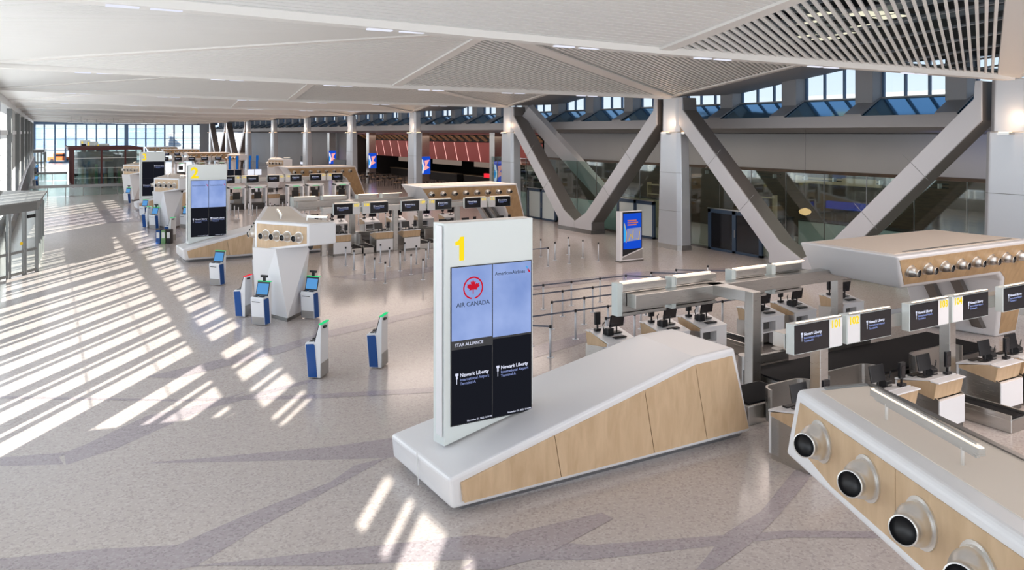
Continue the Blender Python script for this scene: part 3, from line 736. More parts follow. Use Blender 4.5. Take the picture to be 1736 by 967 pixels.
# ================================================================= WOOD CANOPIES
def canopy(k, label, dx=0, noz=8, dy=0):
    oy = PITCH*k+dy
    c = empty('wood_canopy', (23.5+dx, 14.8+oy, 0), label, 'canopy', 'oak nozzle canopies over the check in counters')
    yf = lambda z: 13.1+.42*(3.4-z)+oy
    Xo = lambda x: x+dx
    poly = [(19.5, 3.4), (26.3, 3.4), (28.05, .0), (26.85, .0), (25.5, 2.12), (25.1, 2.35), (20.25, 2.4)]
    fr = [(Xo(x), yf(z), z) for x, z in poly]
    yb = 16.35+oy
    bp = [(19.55, 3.4), (26.2, 3.36), (27.8, .0), (26.2, .0), (24.9, 2.05), (24.6, 2.33), (20.3, 2.45)]
    bk = [(Xo(x), yb+.42*(3.4-z)*.4, z) for x, z in bp]
    MB().loft(fr, bk).build('shell', 'white', c, bevel=.07, seg=3)
    ip = [(19.65, 3.29), (26.22, 3.29), (27.87, .12), (26.92, .12), (25.6, 2.2), (25.13, 2.47), (20.33, 2.52)]
    def clipx(p, lo, hi):
        # clip polygon p (x,z) to lo<=x<=hi
        def cl(p, f, inter):
            out = []
            for i in range(len(p)):
                a, b = p[i-1], p[i]
                if f(b):
                    if not f(a): out.append(inter(a, b))
                    out.append(b)
                elif f(a): out.append(inter(a, b))
            return out
        it = lambda X: (lambda a, b: (X, a[1]+(b[1]-a[1])*(X-a[0])/(b[0]-a[0])))
        return cl(cl(p, lambda q: q[0] >= lo, it(lo)), lambda q: q[0] <= hi, it(hi))
    for lo, hi in ((19, 21.25), (21.256, 23.2), (23.206, 28)):
        q = clipx(ip, lo, hi)
        MB().loft([(Xo(x), yf(z)-.015, z) for x, z in q], [(Xo(x), yf(z)+.05, z) for x, z in q]).build('oak_panel', 'wood2', c)
    tp = [(19.8, 13.4), (26.0, 13.35), (25.95, 16.1), (19.85, 16.15)]
    MB().loft([(Xo(x), y+oy, 3.39) for x, y in tp], [(Xo(x), y+oy, 3.412) for x, y in tp]).build('top_panel', 'whitetop', c)
    MB().box(Xo(20.4), Xo(25.8), 13.5+oy, 13.58+oy, 3.405, 3.42).build('trough', 'steeld', c)
    for y0_, a_, b_ in ((14.7, 26.42, 25.12), (15.6, 26.16, 24.95)):
        MB().loft([(Xo(a_-.06), y0_+oy, .3), (Xo(a_-.06), y0_+.35+oy, .3), (Xo(b_-.06), y0_+.35+oy, 2.0), (Xo(b_-.06), y0_+oy, 2.0)], [(Xo(a_+.15), y0_+oy, .3), (Xo(a_+.15), y0_+.35+oy, .3), (Xo(b_+.15), y0_+.35+oy, 2.0), (Xo(b_+.15), y0_+oy, 2.0)]).build('slot', 'steeld', c)
    nr = Vector((0, -1, .42)).normalized(); nr = Vector((0, -1, -.42)).normalized()
    for i in range(noz):
        x = 20.3+i*(26.25-20.3)/(noz-.4); z = 2.93
        nozzle(c, (Xo(x), yf(z)-.012, z), nr, Vector((.12, -1, -.12)), .88)
    return c
canopy(0, 'oak canopy with steel nozzles over signs 103 and 104, at right')
canopy(1, 'oak canopy with eight nozzles behind the top of sign 1')
canopy(2, 'oak canopy with nozzles behind and right of sign 2')
canopy(4, 'far oak canopy, nearest of the three above the green lamps')
canopy(5, 'far oak canopy, middle of the three near the end windows')
canopy(6, 'farthest oak canopy, under the end windows')

# ================================================================= COUNTER SIGNS
def sign_pair(cx, y, nums, labels, scale=1, lab_group='counter signs', seats=True):
    out = []
    for side, num, lab in ((-1, nums[0], labels[0]), (1, nums[1], labels[1])):
        if lab is None: continue
        x0, x1 = (cx-1.58, cx-.07) if side < 0 else (cx+.07, cx+1.58)
        s = empty('counter_sign', ((x0+x1)/2, y, 2.2), lab, 'sign', lab_group)
        MB().box(x0, x1, y+.0, y+.2, 2.2, 2.82).build('housing', 'pylon', s, bevel=.012)
        sx0, sx1 = (x0+.02, x1-.44) if side < 0 else (x0+.44, x1-.02)
        sc = MB().box(sx0, sx1, y-.012, y+.02, 2.22, 2.80).build('screen', 'lcd', s)
        lx = (sx0-(x0+x1)/2)+.27
        airport_text(sc, lx, .37, -.016, .56)
        px0, px1 = (x1-.42, x1-.02) if side < 0 else (x0+.02, x0+.42)
        MB().box(px0, px1, y-.008, y+.02, 2.22, 2.80).build('number_panel', 'white', s)
        if num: put_text(str(num), .225, 'yellow', ((px0+px1)/2-(x0+x1)/2, -.012, .42), s, bold=.006, align='CENTER', name='numeral')
        lb = MB().box(x0+.03, x1-.1, y-.06, y+.0, 2.83, 2.86).build('light_bar', 'steel', s)
        MB().box(x0+.05, x1-.12, y-.055, y-.01, 2.86, 2.87).build('tube', 'warm', lb).location = (0, 0, 0)
        out.append(s)
    return out
def gantry(xs, y, x0, x1, label):
    g = empty('sign_gantry', (xs[0], y, 0), label, 'gantry', 'steel gantries that carry the counter signs')
    MB().box(x0, x1, y+.2, y+.5, 2.3, 2.6).build('beam', 'steel', g, bevel=.01)
    for x in xs: MB().box(x-.13, x+.13, y+.22, y+.48, 0, 2.35).build('post', 'steel', g, bevel=.01)
    return g
c0 = 14.57
sign_pair(c0, 11.0, (101, 102), ['black screen counter sign numbered 101 with white panel', 'black screen counter sign numbered 102 with white panel'])
sign_pair(c0+3.82, 11.0, (103, 104), ['black screen counter sign numbered 103 beneath the right canopy', 'black screen counter sign numbered 104 beneath the right canopy'])
sign_pair(c0+7.64, 11.0, (105, 106), ['black screen counter sign cut by the right edge of the photo', 'black counter sign just outside the right edge'])
gantry([14.2, 18.85, 23.5], 11.0, 12.95, 24.2, 'steel gantry on square posts behind signs 101 to 104')
sl = ['leftmost', 'second', 'third', 'fourth', 'fifth', 'rightmost']
for i, cx in enumerate((15.0, 18.95, 22.95)):
    sign_pair(cx, 42.2, (107+2*i, 108+2*i), ['%s black counter sign of the row in front of the middle canopy' % s for s in sl[2*i:2*i+2]], lab_group='middle row counter signs')
gantry([12.97, 17.12, 21.05], 42.2, 12.9, 24.5, 'steel gantry holding the middle row of counter signs')
for i, cx in enumerate((14.9, 18.8, 22.7)):
    sign_pair(cx, 73.5, (113+2*i, 114+2*i), ['%s black counter sign of the row in front of the third canopy' % s for s in sl[2*i:2*i+2]], lab_group='third row counter signs')
gantry([15.5, 20.8], 73.5, 13.3, 24.3, 'steel gantry holding the third row of counter signs')
for j, yy in enumerate((136, 167.5)):
    for i, cx in enumerate((15, 19, 23)):
        sign_pair(cx, yy, (0, 0), ['%s counter sign in the %s far row near the end windows' % (s, ('nearer', 'farther')[j]) for s in sl[2*i:2*i+2]], lab_group='far counter signs')
    gantry([16, 21.2], yy, 13.4, 24.5, 'steel gantry of the %s far counter sign row' % ('nearer', 'farther')[j])

# back row sign boxes seen from behind, on a steel beam
def back_signs(oy, label, label2, n=4):
    b = empty('sign_beam', (14.9, 16.2+oy, 0), label, 'beam', 'steel beams behind the counters')
    MB().box(12.8, 24.6, 15.75+oy, 16.1+oy, 2.25, 2.6).build('beam', 'steel', b, bevel=.01)
    MB().loft([(15.6, 14.75+oy, 2.32), (15.9, 14.75+oy, 2.32), (15.9, 14.75+oy, 2.6), (15.6, 14.75+oy, 2.6)], [(15.4, 16.0+oy, 2.32), (15.9, 16.0+oy, 2.32), (15.9, 16.0+oy, 2.6), (15.4, 16.0+oy, 2.6)]).build('arm', 'steel', b, bevel=.01)
    MB().box(15.6, 15.9, 14.5+oy, 14.78+oy, 0, 2.6).build('post', 'steel', b, bevel=.01)
    MB().box(20.6, 20.85, 15.8+oy, 16.05+oy, 0, 2.3).build('post', 'steel', b, bevel=.01)
    for i in range(n):
        x0 = (12.5, 14.3, 16.5, 18.1)[i]; ln = (1.6, 1.6, 1.35, 1.25)[i]
        s = empty('rear_sign_box', (x0+.75, 16.2+oy, 2.1), label2[i], 'sign', 'steel rear sign boxes')
        MB().box(x0, x0+.16, 16.1+oy, 16.36+oy, 2.02, 2.86).build('end_cap', 'frit', s, bevel=.01)
        MB().box(x0+.14, x0+ln, 16.12+oy, 16.34+oy, 2.1, 2.62).build('back_panel', 'steel', s, bevel=.01)
        MB().box(x0+.14, x0+ln, 16.08+oy, 16.34+oy, 2.64, 2.84).build('upper_rail', 'steel', s, bevel=.01)
        MB().box(x0+.14, x0+ln, 16.08+oy, 16.34+oy, 2.02, 2.09).build('lower_rail', 'steel', s)
        MB().box(x0+.2, x0+1.5, 16.2+oy, 16.28+oy, 2.85, 2.875).build('tube', 'warm', s)
    return b
back_signs(0, 'steel beam with bent arm and post right of sign 1', ['leftmost steel backed sign box of the near beam', 'second steel backed sign box of the near beam', 'third steel backed sign box of the near beam', 'fourth steel backed sign box, beside the right canopy'])
back_signs(PITCH, 'steel beam behind the middle row of counters', ['%s steel backed sign box behind the middle counters' % s for s in ('leftmost', 'second', 'third', 'rightmost')])

# ================================================================= CHECK IN DESKS
def monitor_set(x, y, z, front, idx, kind=0, grp='desk computers'):
    pass
def make_desk():
    d = empty('check_in_desk', (0, 0, 0), 'x', 'desk', 'check in desks')
    # front at y=0 (towards -Y), staff side at y=1.05
    MB().box(-.48, .48, .0, .10, .12, .74).build('front_panel', 'white', d, bevel=.01, local=True)
    MB().box(-.46, .46, .03, .35, 0, .12).build('kick_plate', 'steeld', d, local=True)
    for a in (-.5, .46): MB().prism([(.02, .1), (.02, .76), (.12, .80), (1.0, .86), (1.0, 0), (.1, 0)], 'x', a, a+.04).build('side_panel', 'steel', d, local=True)
    MB().prism([(.12, .75), (.05, 1.12), (.3, 1.12), (1.0, .95), (1.0, .88)], 'x', -.52, .52).build('oak_block', 'wood', d, bevel=.008, local=True)
    MB().box(-.52, .52, -.0, .2, 1.12, 1.15).build('ledge', 'white', d, bevel=.008, local=True)
    MB().prism([(.22, 1.135), (.22, 1.16), (1.08, .99), (1.08, .955)], 'x', -.5, .5).build('worktop', 'white', d, local=True)
    MB().box(-.46, .46, .15, .8, .12, .74).build('carcass', 'steeld', d, local=True)
    MB().box(-.5, -.1, .8, 1.06, .1, .95).box(-.1, .5, .8, 1.06, .84, .95).box(.44, .5, .8, 1.06, .1, .84).box(-.1, .44, .8, 1.06, .5, .54).build('staff_cabinet', 'white', d, local=True)
    return d
def make_monitor():
    m = empty('monitor', (0, 0, 0), 'x', 'monitor', 'desk monitors'); m.scale = (1.15, 1.15, 1.15)
    MB().box(-.12, .12, -.09, .09, 0, .02).build('foot', 'black', m, local=True)
    MB().cyl((0, 0, .01), (0, 0, .2), .02).build('stand', 'black', m, local=True)
    MB().loft([(-.21, -.03, .14), (.21, -.03, .14), (.21, .03, .44), (-.21, .03, .44)], [(-.21, .0, .14), (.21, .0, .14), (.21, .055, .44), (-.21, .055, .44)]).build('panel', 'black', m, bevel=.006, local=True)
    MB().loft([(-.19, .002, .16), (.19, .002, .16), (.19, .056, .42), (-.19, .056, .42)], [(-.19, .006, .16), (.19, .006, .16), (.19, .06, .42), (-.19, .06, .42)]).build('display', 'lcd', m, local=True)
    return m
def make_reader():
    m = empty('document_reader', (0, 0, 0), 'x', 'reader', 'document readers'); m.scale = (1.2, 1.2, 1.25)
    MB().box(-.07, .07, -.05, .05, 0, .05).build('foot', 'black', m, local=True)
    MB().box(-.015, .015, -.01, .02, .05, .2).build('stem', 'black', m, local=True)
    MB().box(-.075, .075, -.03, .03, .14, .42).build('head', 'black', m, bevel=.008, local=True)
    MB().box(-.05, .05, -.034, -.028, .18, .36).build('glass_face', 'lcd', m, local=True)
    return m
def make_keyboard():
    k = MB().box(-.2, .2, -.07, .07, 0, .025)
    for i in range(4): k.box(-.19, .19, -.06+i*.031, -.037+i*.031, .025, .032)
    o = k.build('keyboard', 'black'); return tag(o, 'x', 'keyboard', 'desk keyboards')
def make_printer():
    p = empty('tag_printer', (0, 0, 0), 'x', 'printer', 'desk printers')
    MB().prism([(-.12, 0), (-.12, .14), (.0, .2), (.13, .2), (.13, 0)], 'x', -.1, .1).build('body', 'black', p, bevel=.01, local=True)
    MB().box(-.07, .07, -.135, -.12, .05, .08).build('slot', 'steel', p, local=True)
    MB().cyl((.12, .0, .02), (.16, -.04, .3), .012, n=8).bar((.16, -.04, .3), (.05, -.1, .34), .02, .03).build('arm', 'black', p, local=True)
    return p
pr0 = make_printer()
desk0 = make_desk(); mon0 = make_monitor(); rd0 = make_reader(); kb0 = make_keyboard(); used = {}
def place(o, loc, rz, label, group=None):
    key = o.name
    if not used.get(key):
        used[key] = 1; o.location = loc; o.rotation_euler = (0, 0, rz); o['label'] = label
        if group: o['group'] = group
        return o
    return dup(o, loc, rz, label, group)
def desk_at(x, y, rz, where, gear=3):
    c, s = math.cos(rz), math.sin(rz); L = lambda a, b: (x+a*c-b*s, y+a*s+b*c)
    place(desk0, (x, y, 0), rz, 'white fronted oak check in desk, '+where)
    place(mon0, (*L(-.18, .55), 1.10), rz, 'black monitor on the check in desk, '+where)
    place(rd0, (*L(.3, .30), 1.15), rz, 'upright black document reader on the desk, '+where)
    if gear > 2: place(pr0, (*L(.16, .62), 1.085), rz, 'small black tag printer on the desk, '+where)
    if gear > 2: place(kb0, (*L(-.05, .86), 1.04), rz, 'black keyboard on the check in desk, '+where)
fx = [(13.35, 'below sign 101 behind the nozzle head'), (15.85, 'left one beside the near nozzle head'), (17.55, 'right of the near nozzle head, middle one'), (20.0, 'at the right edge of the photo'), (21.2, 'just outside the right edge')]
for x, wh in fx: desk_at(x, 10.45, 0, wh)
bx = [(13.6, 'rising behind the wedge plinth, leftmost'), (15.55, 'behind the right end of the wedge plinth'), (17.0, 'beside the bent steel post'), (19.5, 'facing away in the rear row, fourth from left'), (21.0, 'facing away in the rear row, fifth from left'), (23.4, 'rear row under the right canopy')]
for x, wh in bx: desk_at(x, 18.35, math.pi, wh)
for i, x in enumerate((13.85, 16.3, 17.95, 20.3, 21.8, 24.2)): desk_at(x, 42.0, 0, 'middle island front row, %s' % sl[i])
for i, x in enumerate((14.2, 15.9, 18.0, 19.8, 21.8, 23.6)): desk_at(x, 49.6, math.pi, 'middle island rear row, %s' % sl[i], 2)
for i, x in enumerate((13.8, 16.2, 17.8, 20.1, 21.7, 24.0)): desk_at(x, 73.3, 0, 'third island front row, %s' % sl[i], 2)

# ---- scales between desks and the long baggage belts
def make_scale():
    s = empty('baggage_scale', (0, 0, 0), 'x', 'baggage belt', 'baggage scales between desks')
    MB().box(-.31, .31, 0, 1.5, .0, .3).build('frame', 'steel', s, bevel=.02, local=True)
    MB().box(-.27, .27, .04, 1.46, .3, .33).build('belt', 'beltfloor', s, bevel=.01, local=True)
    MB().box(-.32, -.27, 0, 1.5, .3, .4).build('side_rail', 'steel', s, bevel=.01, local=True)
    MB().box(.27, .32, 0, 1.5, .3, .4).build('side_rail', 'steel', s, bevel=.01, local=True)
    return s
sc0 = make_scale()
for i, (x, y, n_) in enumerate([(14.6, 9.68, 'near island, first'), (18.8, 9.68, 'near island, second'), (14.73, 42.2, 'middle island, first'), (15.43, 42.2, 'middle island, second'), (18.8, 42.2, 'middle island, third'), (19.45, 42.2, 'middle island, fourth'), (22.66, 42.2, 'middle island, fifth'), (23.33, 42.2, 'middle island, sixth')]):
    place(sc0, (x, y, 0), 0, 'black baggage scale belt between desks, %s from the left' % n_)
for i, x in enumerate((14.6, 18.3, 22.2)): place(sc0, (x, 16.9, 0), 0, 'black baggage scale belt in the rear row, %s from the left' % ('first', 'second', 'third')[i])
def conveyor(oy, label, x0=16.0, x1=24.0):
    c = empty('baggage_conveyor', (x0, 13.6+oy, 0), label, 'conveyor', 'long baggage conveyors')
    MB().box(x0, x1, 13.0+oy, 15.2+oy, .0, .38).build('bed', 'steeld', c)
    MB().box(x0+.05, x1-.05, 13.1+oy, 15.1+oy, .38, .42).build('belt', 'beltfloor', c)
    if oy < 40: MB().box(x0-2.2, x0-.5, 12.95+oy, 14.2+oy, 0, .45).build('infeed', 'steel', c, bevel=.02)
    if oy < 40: MB().box(x0-2.1, x0-.6, 13.05+oy, 14.1+oy, .45, .48).build('belt', 'beltfloor', c)
    def guard(xa, xb, y, h=.75):
        m_ = MB(); n = 6; pts = []
        for i in range(n+1): a = math.pi/2*i/n; pts.append((xa+.3-.3*math.cos(a), y+.3*math.sin(a)-.3))
        pts.append((xb-.3, y))
        for i in range(1, n+1): a = math.pi/2*i/n; pts.append((xb-.3+.3*math.sin(a), y-.3+.3*math.cos(a)))
        q = [(px, py) for px, py in pts]; 
        for i in range(len(q)-1): m_.bar((q[i][0], q[i][1], h/2+.1), (q[i+1][0], q[i+1][1], h/2+.1), .05, h)
        m_.build('curved_guard', 'steel', c, smooth=False)
    guard(14.2, 15.6, 12.95+oy); guard(16.2, 18.0, 12.95+oy); guard(19.6, 21.7, 12.95+oy)
    for a, b in ((x0+.1, 18.0), (19.2, 21.6)):
        MB().box(a+.3, b-.3, 15.22+oy, 15.34+oy, 0, .66).cyl((a+.3, 15.45+oy, 0), (a+.3, 15.45+oy, .66), .23, n=20).cyl((b-.3, 15.45+oy, 0), (b-.3, 15.45+oy, .66), .23, n=20).build('rear_guard', 'steel', c)
    return c
conveyor(0, 'long black baggage belt with steel guards at right'); conveyor(PITCH, 'black baggage belt of the middle island')
conveyor(PITCH*2, 'black baggage belt of the third island')

# ---- bag drop frames of the third island (white portals with green lamps)
def make_portal():
    p = empty('bag_drop_portal', (0, 0, 0), 'x', 'bag drop machine', 'white bag drop portals')
    MB().box(-.75, -.6, 0, .9, 0, 2.0).build('post', 'white', p, bevel=.02, local=True)
    MB().box(.6, .75, 0, .9, 0, 2.0).build('post', 'white', p, bevel=.02, local=True)
    MB().box(-.75, .75, 0, .9, 1.85, 2.05).build('lintel', 'white', p, bevel=.02, local=True)
    MB().box(-.3, .3, -.02, 0, 1.88, 1.92).build('lamp', 'green', p, local=True)
    MB().box(-.58, .58, .1, 1.2, 0, .5).build('belt_box', 'dark', p, local=True)
    MB().box(-.3, .3, .25, .35, .9, 1.5).build('panel', 'black', p, local=True)
    return p
pt0 = make_portal()
for i, (x, y) in enumerate([(14.2, 71.5), (16.0, 71.5), (19.3, 71.5), (21.1, 71.5), (23.6, 71.5), (15, 133), (18, 133), (21, 133), (24, 133)]):
    place(pt0, (x, y, 0), 0, 'white bag drop portal with green lamp, %s' % (['leftmost beside sign 2', 'second from sign 2', 'third from sign 2', 'fourth from sign 2', 'rightmost in front of the third canopy', 'first of the far row', 'second of the far row', 'third of the far row', 'fourth of the far row'][i]))

# ================================================================= KIOSKS
def make_kiosk(scanner):
    k = empty('check_in_kiosk', (0, 0, 0), 'x', 'kiosk', 'blue and white check in kiosks')
    W = .29
    body = [(-.17, .03), (-.25, .94), (-.22, .985), (.03, 1.0), (.15, 1.47), (.21, 1.47), (.19, .03)]
    MB().prism(body, 'x', -W+.02, W-.02).build('body', 'kwhite', k, bevel=.012, local=True)
    for s in (-1, 1):
        MB().prism([(-.15, .05), (-.225, .93), (.0, .95), (.03, .9), (.1, .05)], 'x', s*(W-.02), s*W).build('side_panel', 'blue', k, local=True)
    MB().box(-W+.03, W-.03, .18, .212, .04, .42).build('rear_plate', 'ksilver', k, local=True)
    MB().prism([(-.172, .04), (-.195, .3), (-.19, .3), (-.165, .04)], 'x', -W+.03, W-.03).build('front_plate', 'ksilver', k, local=True)
    sc = MB().loft([(-W+.03, -.012+.02, 1.0), (W-.03, .008, 1.0), (W-.03, .132, 1.47), (-W+.03, .132, 1.47)], [(-W+.03, .04, 1.0), (W-.03, .04, 1.0), (W-.03, .16, 1.47), (-W+.03, .16, 1.47)]).build('screen_frame', 'black', k, local=True)
    MB().loft([(-W+.06, .008+.004, 1.05), (W-.06, .012, 1.05), (W-.06, .108, 1.41), (-W+.06, .108, 1.41)], [(-W+.06, .03, 1.05), (W-.06, .03, 1.05), (W-.06, .13, 1.41), (-W+.06, .13, 1.41)]).build('screen', 'kscreen', sc, local=True)
    MB().box(-W+.02, W-.02, .13, .22, 1.47, 1.49).build('status_lamp', 'green', k, local=True)
    MB().box(-.2, -.05, -.18, -.05, .985, 1.02).box(.03, .2, -.16, -.06, .985, 1.01).build('reader_slot', 'black', k, local=True)
    MB().box(-.2, .12, -.26, -.235, .82, .84).build('printer_slot', 'black', k, local=True)
    MB().box(.0, .15, .15, .27, 1.36, 1.42).build('bracket', 'black', k, local=True)
    if scanner:
        MB().box(-.14, .14, .12, .2, 1.62, 1.70).box(-.05, .05, .13, .19, 1.47, 1.63).build('camera_head', 'black', k, bevel=.01, local=True)
    return k
ka, kb_ = make_kiosk(False), make_kiosk(True)
kb_['group'] = 'blue and white check in kiosks'
FR_ = math.atan2(-.43, .35)         # front turned towards the entrance doors
kz = [(ka, 6.43, 21.62, 'b', 'showing its blue side left of sign 1, nearer the camera'), (ka, 8.20, 21.68, 'b', 'showing its blue side just left of sign 1'),
      (kb_, 6.46, 28.42, 'f', 'with black camera head in front of the white tower'), (kb_, 8.22, 28.5, 'f', 'with black camera head right of the white tower'),
      (ka, 6.2, 30.1, 'b', 'with red lamp at the left of the white tower'), (ka, 6.48, 36.75, 'f', 'standing alone in front of plinth 2'),
      (ka, 8.35, 36.9, 'f', 'half hidden behind the white tower'), (ka, 6.55, 52.9, 'b', 'behind the waste bins left of sign 2'),
      (kb_, 6.45, 60.5, 'f', 'with camera head in front of the second tower'), (ka, 6.1, 61.6, 'b', 'behind the left corner of the second tower'),
      (ka, 6.5, 67.7, 'f', 'alone beyond the second tower'), (kb_, 8.35, 59.7, 'f', 'just left of sign 2'), (kb_, 6.55, 83.2, 'f', 'beside the plinth of sign 3'),
      (ka, -1.2, 112, 'f', 'far away beside the west window wall'), (ka, -1.5, 150, 'f', 'farthest beside the west window wall')]
for o, x, y, t, lab in kz:
    rz = R(-51) if t == 'f' else R(-51-90)
    if t == 'b': rz = math.atan2(-.48, -.40)+math.pi*0
    k = place(o, (x, y, 0), rz, 'blue sided white kiosk '+lab)
    if 'red lamp' in lab:
        for c in k.children:
            if c.name.startswith('status_lamp'): c.data = c.data.copy(); c.data.materials.clear(); c.data.materials.append(M['red'])

def waste_bin(x, y, mat, label):
    b = empty('waste_bin', (x, y, 0), label, 'bin', 'waste bins left of sign 2', rz=R(-30))
    MB().box(-.13, .13, -.2, .2, 0, .82).build('body', mat, b, bevel=.02, local=True)
    MB().box(-.13, .13, -.21, .2, .82, .87).build('lid', 'black', b, bevel=.01, local=True)
    MB().box(-.09, .09, -.205, -.198, .35, .7).build('label_plate', 'kwhite', b, local=True)
waste_bin(5.85, 52.25, 'blue', 'narrow blue bin, left of the three bins'); waste_bin(6.12, 52.1, 'bin_green', 'narrow green bin, middle of the three bins')
waste_bin(6.39, 51.95, 'black', 'narrow black bin, right of the three bins'); 

# ================================================================= STANCHIONS AND BELTS
def make_stanchion():
    s = empty('stanchion', (0, 0, 0), 'x', 'stanchion')
    MB().lathe([(0, .11), (.012, .11), (.02, .05)], (0, 0, 0), (0, 0, 1), 16).build('base', 'chrome', s, local=True)
    MB().cyl((0, 0, .015), (0, 0, .9), .035, n=12).build('post', 'chrome', s, local=True, smooth=True)
    MB().lathe([(.88, .042), (.96, .042), (.97, .03)], (0, 0, 0), (0, 0, 1), 12).build('cap', 'black', s, local=True)
    return s
st0 = make_stanchion()
def lane(pts, label, group):
    for x, y in pts: place(st0, (x, y, 0), 0, label, group)
def rail(pts, label):
    m_ = MB()
    for a, b in zip(pts, pts[1:]):
        m_.bar((a[0], a[1], .925), (b[0], b[1], .925), .012, .05)
    o = m_.build('queue_belt', 'belt'); tag(o, label, 'belt', 'grey queue belts')
rows = {19.9: [12.94], 21.25: [11.4, 13.1, 14.79, 16.1, 17.5, 18.8, 20.1], 22.73: [13.5, 14.84, 16.19, 17.53, 18.94, 20.3, 21.7], 24.12: [13.5, 14.86, 16.21, 17.56, 18.9, 20.2, 24.6], 25.44: [13.4, 14.8, 16.22, 17.51, 18.88, 20.17, 21.49, 22.84, 24.64]}
names = {19.9: 'row nearest the wedge plinth', 21.25: 'second row behind the wedge plinth', 22.73: 'third row behind the wedge plinth', 24.12: 'fourth row behind the wedge plinth', 25.44: 'rearmost roped row before the totem'}
for y, xs in rows.items():
    lane([(x, y) for x in xs], 'silver belt stanchion of the '+names[y], 'stanchions, '+names[y])
lane([(x, 19.9) for x in (15.0, 16.13, 17.42, 18.75, 19.95, 21.3)], 'silver belt stanchion of the front row beside the rear desks', 'stanchions, front row beside the rear desks')
rail([(12.94, 19.9), (11.4, 21.25), (13.1, 21.25), (14.79, 21.25), (20.1, 21.25)], 'grey queue belt along the second stanchion row, returning to the nearest post')
rail([(14.84, 22.73), (21.7, 22.73)], 'grey queue belt of the third stanchion row')
rail([(13.5, 24.12), (20.2, 24.12)], 'grey queue belt of the fourth stanchion row')
rail([(13.4, 25.44), (20.17, 25.44), (21.49, 24.12)], 'grey queue belt of the rearmost roped row, turning at its right end')
rail([(15.0, 19.9), (21.3, 19.9)], 'grey queue belt passing behind the rear desk monitors')
rail([(21.49, 25.44), (22.84, 24.4)], 'short grey queue belt left of the totem'); rail([(22.84, 25.44), (24.6, 24.12)], 'short grey queue belt right of the sign beam')
lane([(21.65, 33.51), (22.97, 36.27), (23.01, 34.94), (23.02, 33.64), (24.72, 34.84), (24.82, 33.6), (21.6, 35.0), (21.5, 36.3), (24.7, 36.2), (20.3, 33.5), (20.3, 34.9)], 'loose silver stanchion between sign 1 and the totem', 'loose stanchions left of the totem')
rail([(20.3, 33.5), (21.65, 33.51)], 'short grey belt on the loose stanchions')
lane([(12.94, 38.72), (12.92, 37.4), (12.97, 36.05), (12.96, 34.7), (12.97, 33.39)], 'beltless silver stanchion of the left file before the middle counters', 'stanchions, left file of the middle island')
lane([(14.79, 38.74), (14.75, 37.4), (14.75, 36.0), (14.83, 34.84), (14.77, 33.34)], 'beltless silver stanchion of the second file before the middle counters', 'stanchions, second file of the middle island')
lane([(16.13, 38.73), (16.17, 36.12), (17.48, 38.73), (16.2, 37.4), (17.5, 37.4)], 'beltless silver stanchion beside the left edge of sign 1', 'stanchions, right files of the middle island')
pts = [(x, y) for x in (12.9, 14.3, 15.7, 17.1, 18.5, 19.9, 21.3) for y in (64.5, 66.0, 67.5)]
lane(pts, 'thin silver stanchion of the block before the third island', 'stanchions of the third island')
pts = [(x, y) for x in (13.5, 15, 16.5, 18, 19.5, 21) for y in (52.5, 54.0, 55.5)]
lane(pts, 'thin silver stanchion of the block behind the middle canopy', 'stanchions behind the middle island')

# ================================================================= ADVERTISING TOTEM
def totem():
    t = empty('advertising_totem', (26.3, 32.6, 0), 'slim advertising totem with blue screen standing by the brace', 'totem')
    x0, x1, y = 25.6, 26.95, 32.6
    MB().box(x0-.12, x0+.04, y, y+.35, .05, 2.62).build('side_frame', 'white', t, bevel=.02)
    MB().box(x0, x1, y+.04, y+.3, .06, 2.62).build('body', 'white', t, bevel=.02)
    MB().box(x0-.15, x1+.05, y-.02, y+.38, 0, .07).build('base', 'steeld', t)
    s = MB().box(x0+.04, x1-.02, y+.02, y+.05, .3, 2.58).build('bezel', 'black', t)
    MB().prism([(x0+.05, .12), (x1+.0, .12), (x1+.0, .62), (x0+.05, .25)], 'y', y+.0, y+.05).build('grille', 'ksilver', t)
    MB().prism([(x0+.02, .06), (x1+.03, .06), (x1+.03, .12), (x0+.05, .12)], 'y', y-.005, y+.05).prism([(x0+.03, .24), (x1+.03, .62), (x1+.03, .67), (x0+.03, .29)], 'y', y-.005, y+.05).build('trim_strip', 'white', t)
    sc = MB().box(x0+.10, x1-.08, y+.008, y+.022, .66, 2.5).build('screen', 'adblue', t)
    MB().prism([(x0+.32, 1.05), (x1-.1, 1.10), (x1-.1, 1.75), (x0+.34, 1.72)], 'y', y+.004, y+.008).build('artwork', 'adgrey', sc).location = (0, 0, 0)
    MB().prism([(x0+.11, 1.0), (x0+.28, 1.1), (x0+.30, 1.5), (x0+.22, 1.9), (x0+.11, 2.1)], 'y', y+.004, y+.008).build('artwork', 'adcyan', sc)
    m_ = MB()
    for a, b in (((x0+.42, 1.1), (x0+.55, 1.42)), ((x0+.55, 1.42), (x0+.68, 1.2)), ((x0+.68, 1.2), (x0+.72, 1.62)), ((x0+.9, 1.2), (x0+1.08, 1.12)), ((x0+1.08, 1.12), (x0+1.15, 1.55)), ((x0+.14, 2.0), (x0+.28, 1.55)), ((x0+.28, 1.55), (x0+.25, 1.0))):
        m_.bar((a[0], y+.002, a[1]), (b[0], y+.002, b[1]), .01, .08, (0, 1, 0))
    m_.build('artwork', 'adyel', sc)
    m_ = MB()
    for i, z in enumerate((2.1, 1.99, 1.88)): m_.box(x0+.36, x0+.95+(i % 2)*.1, y+.003, y+.007, z, z+.06)
    m_.build('text_line', 'adorange', sc)
totem()

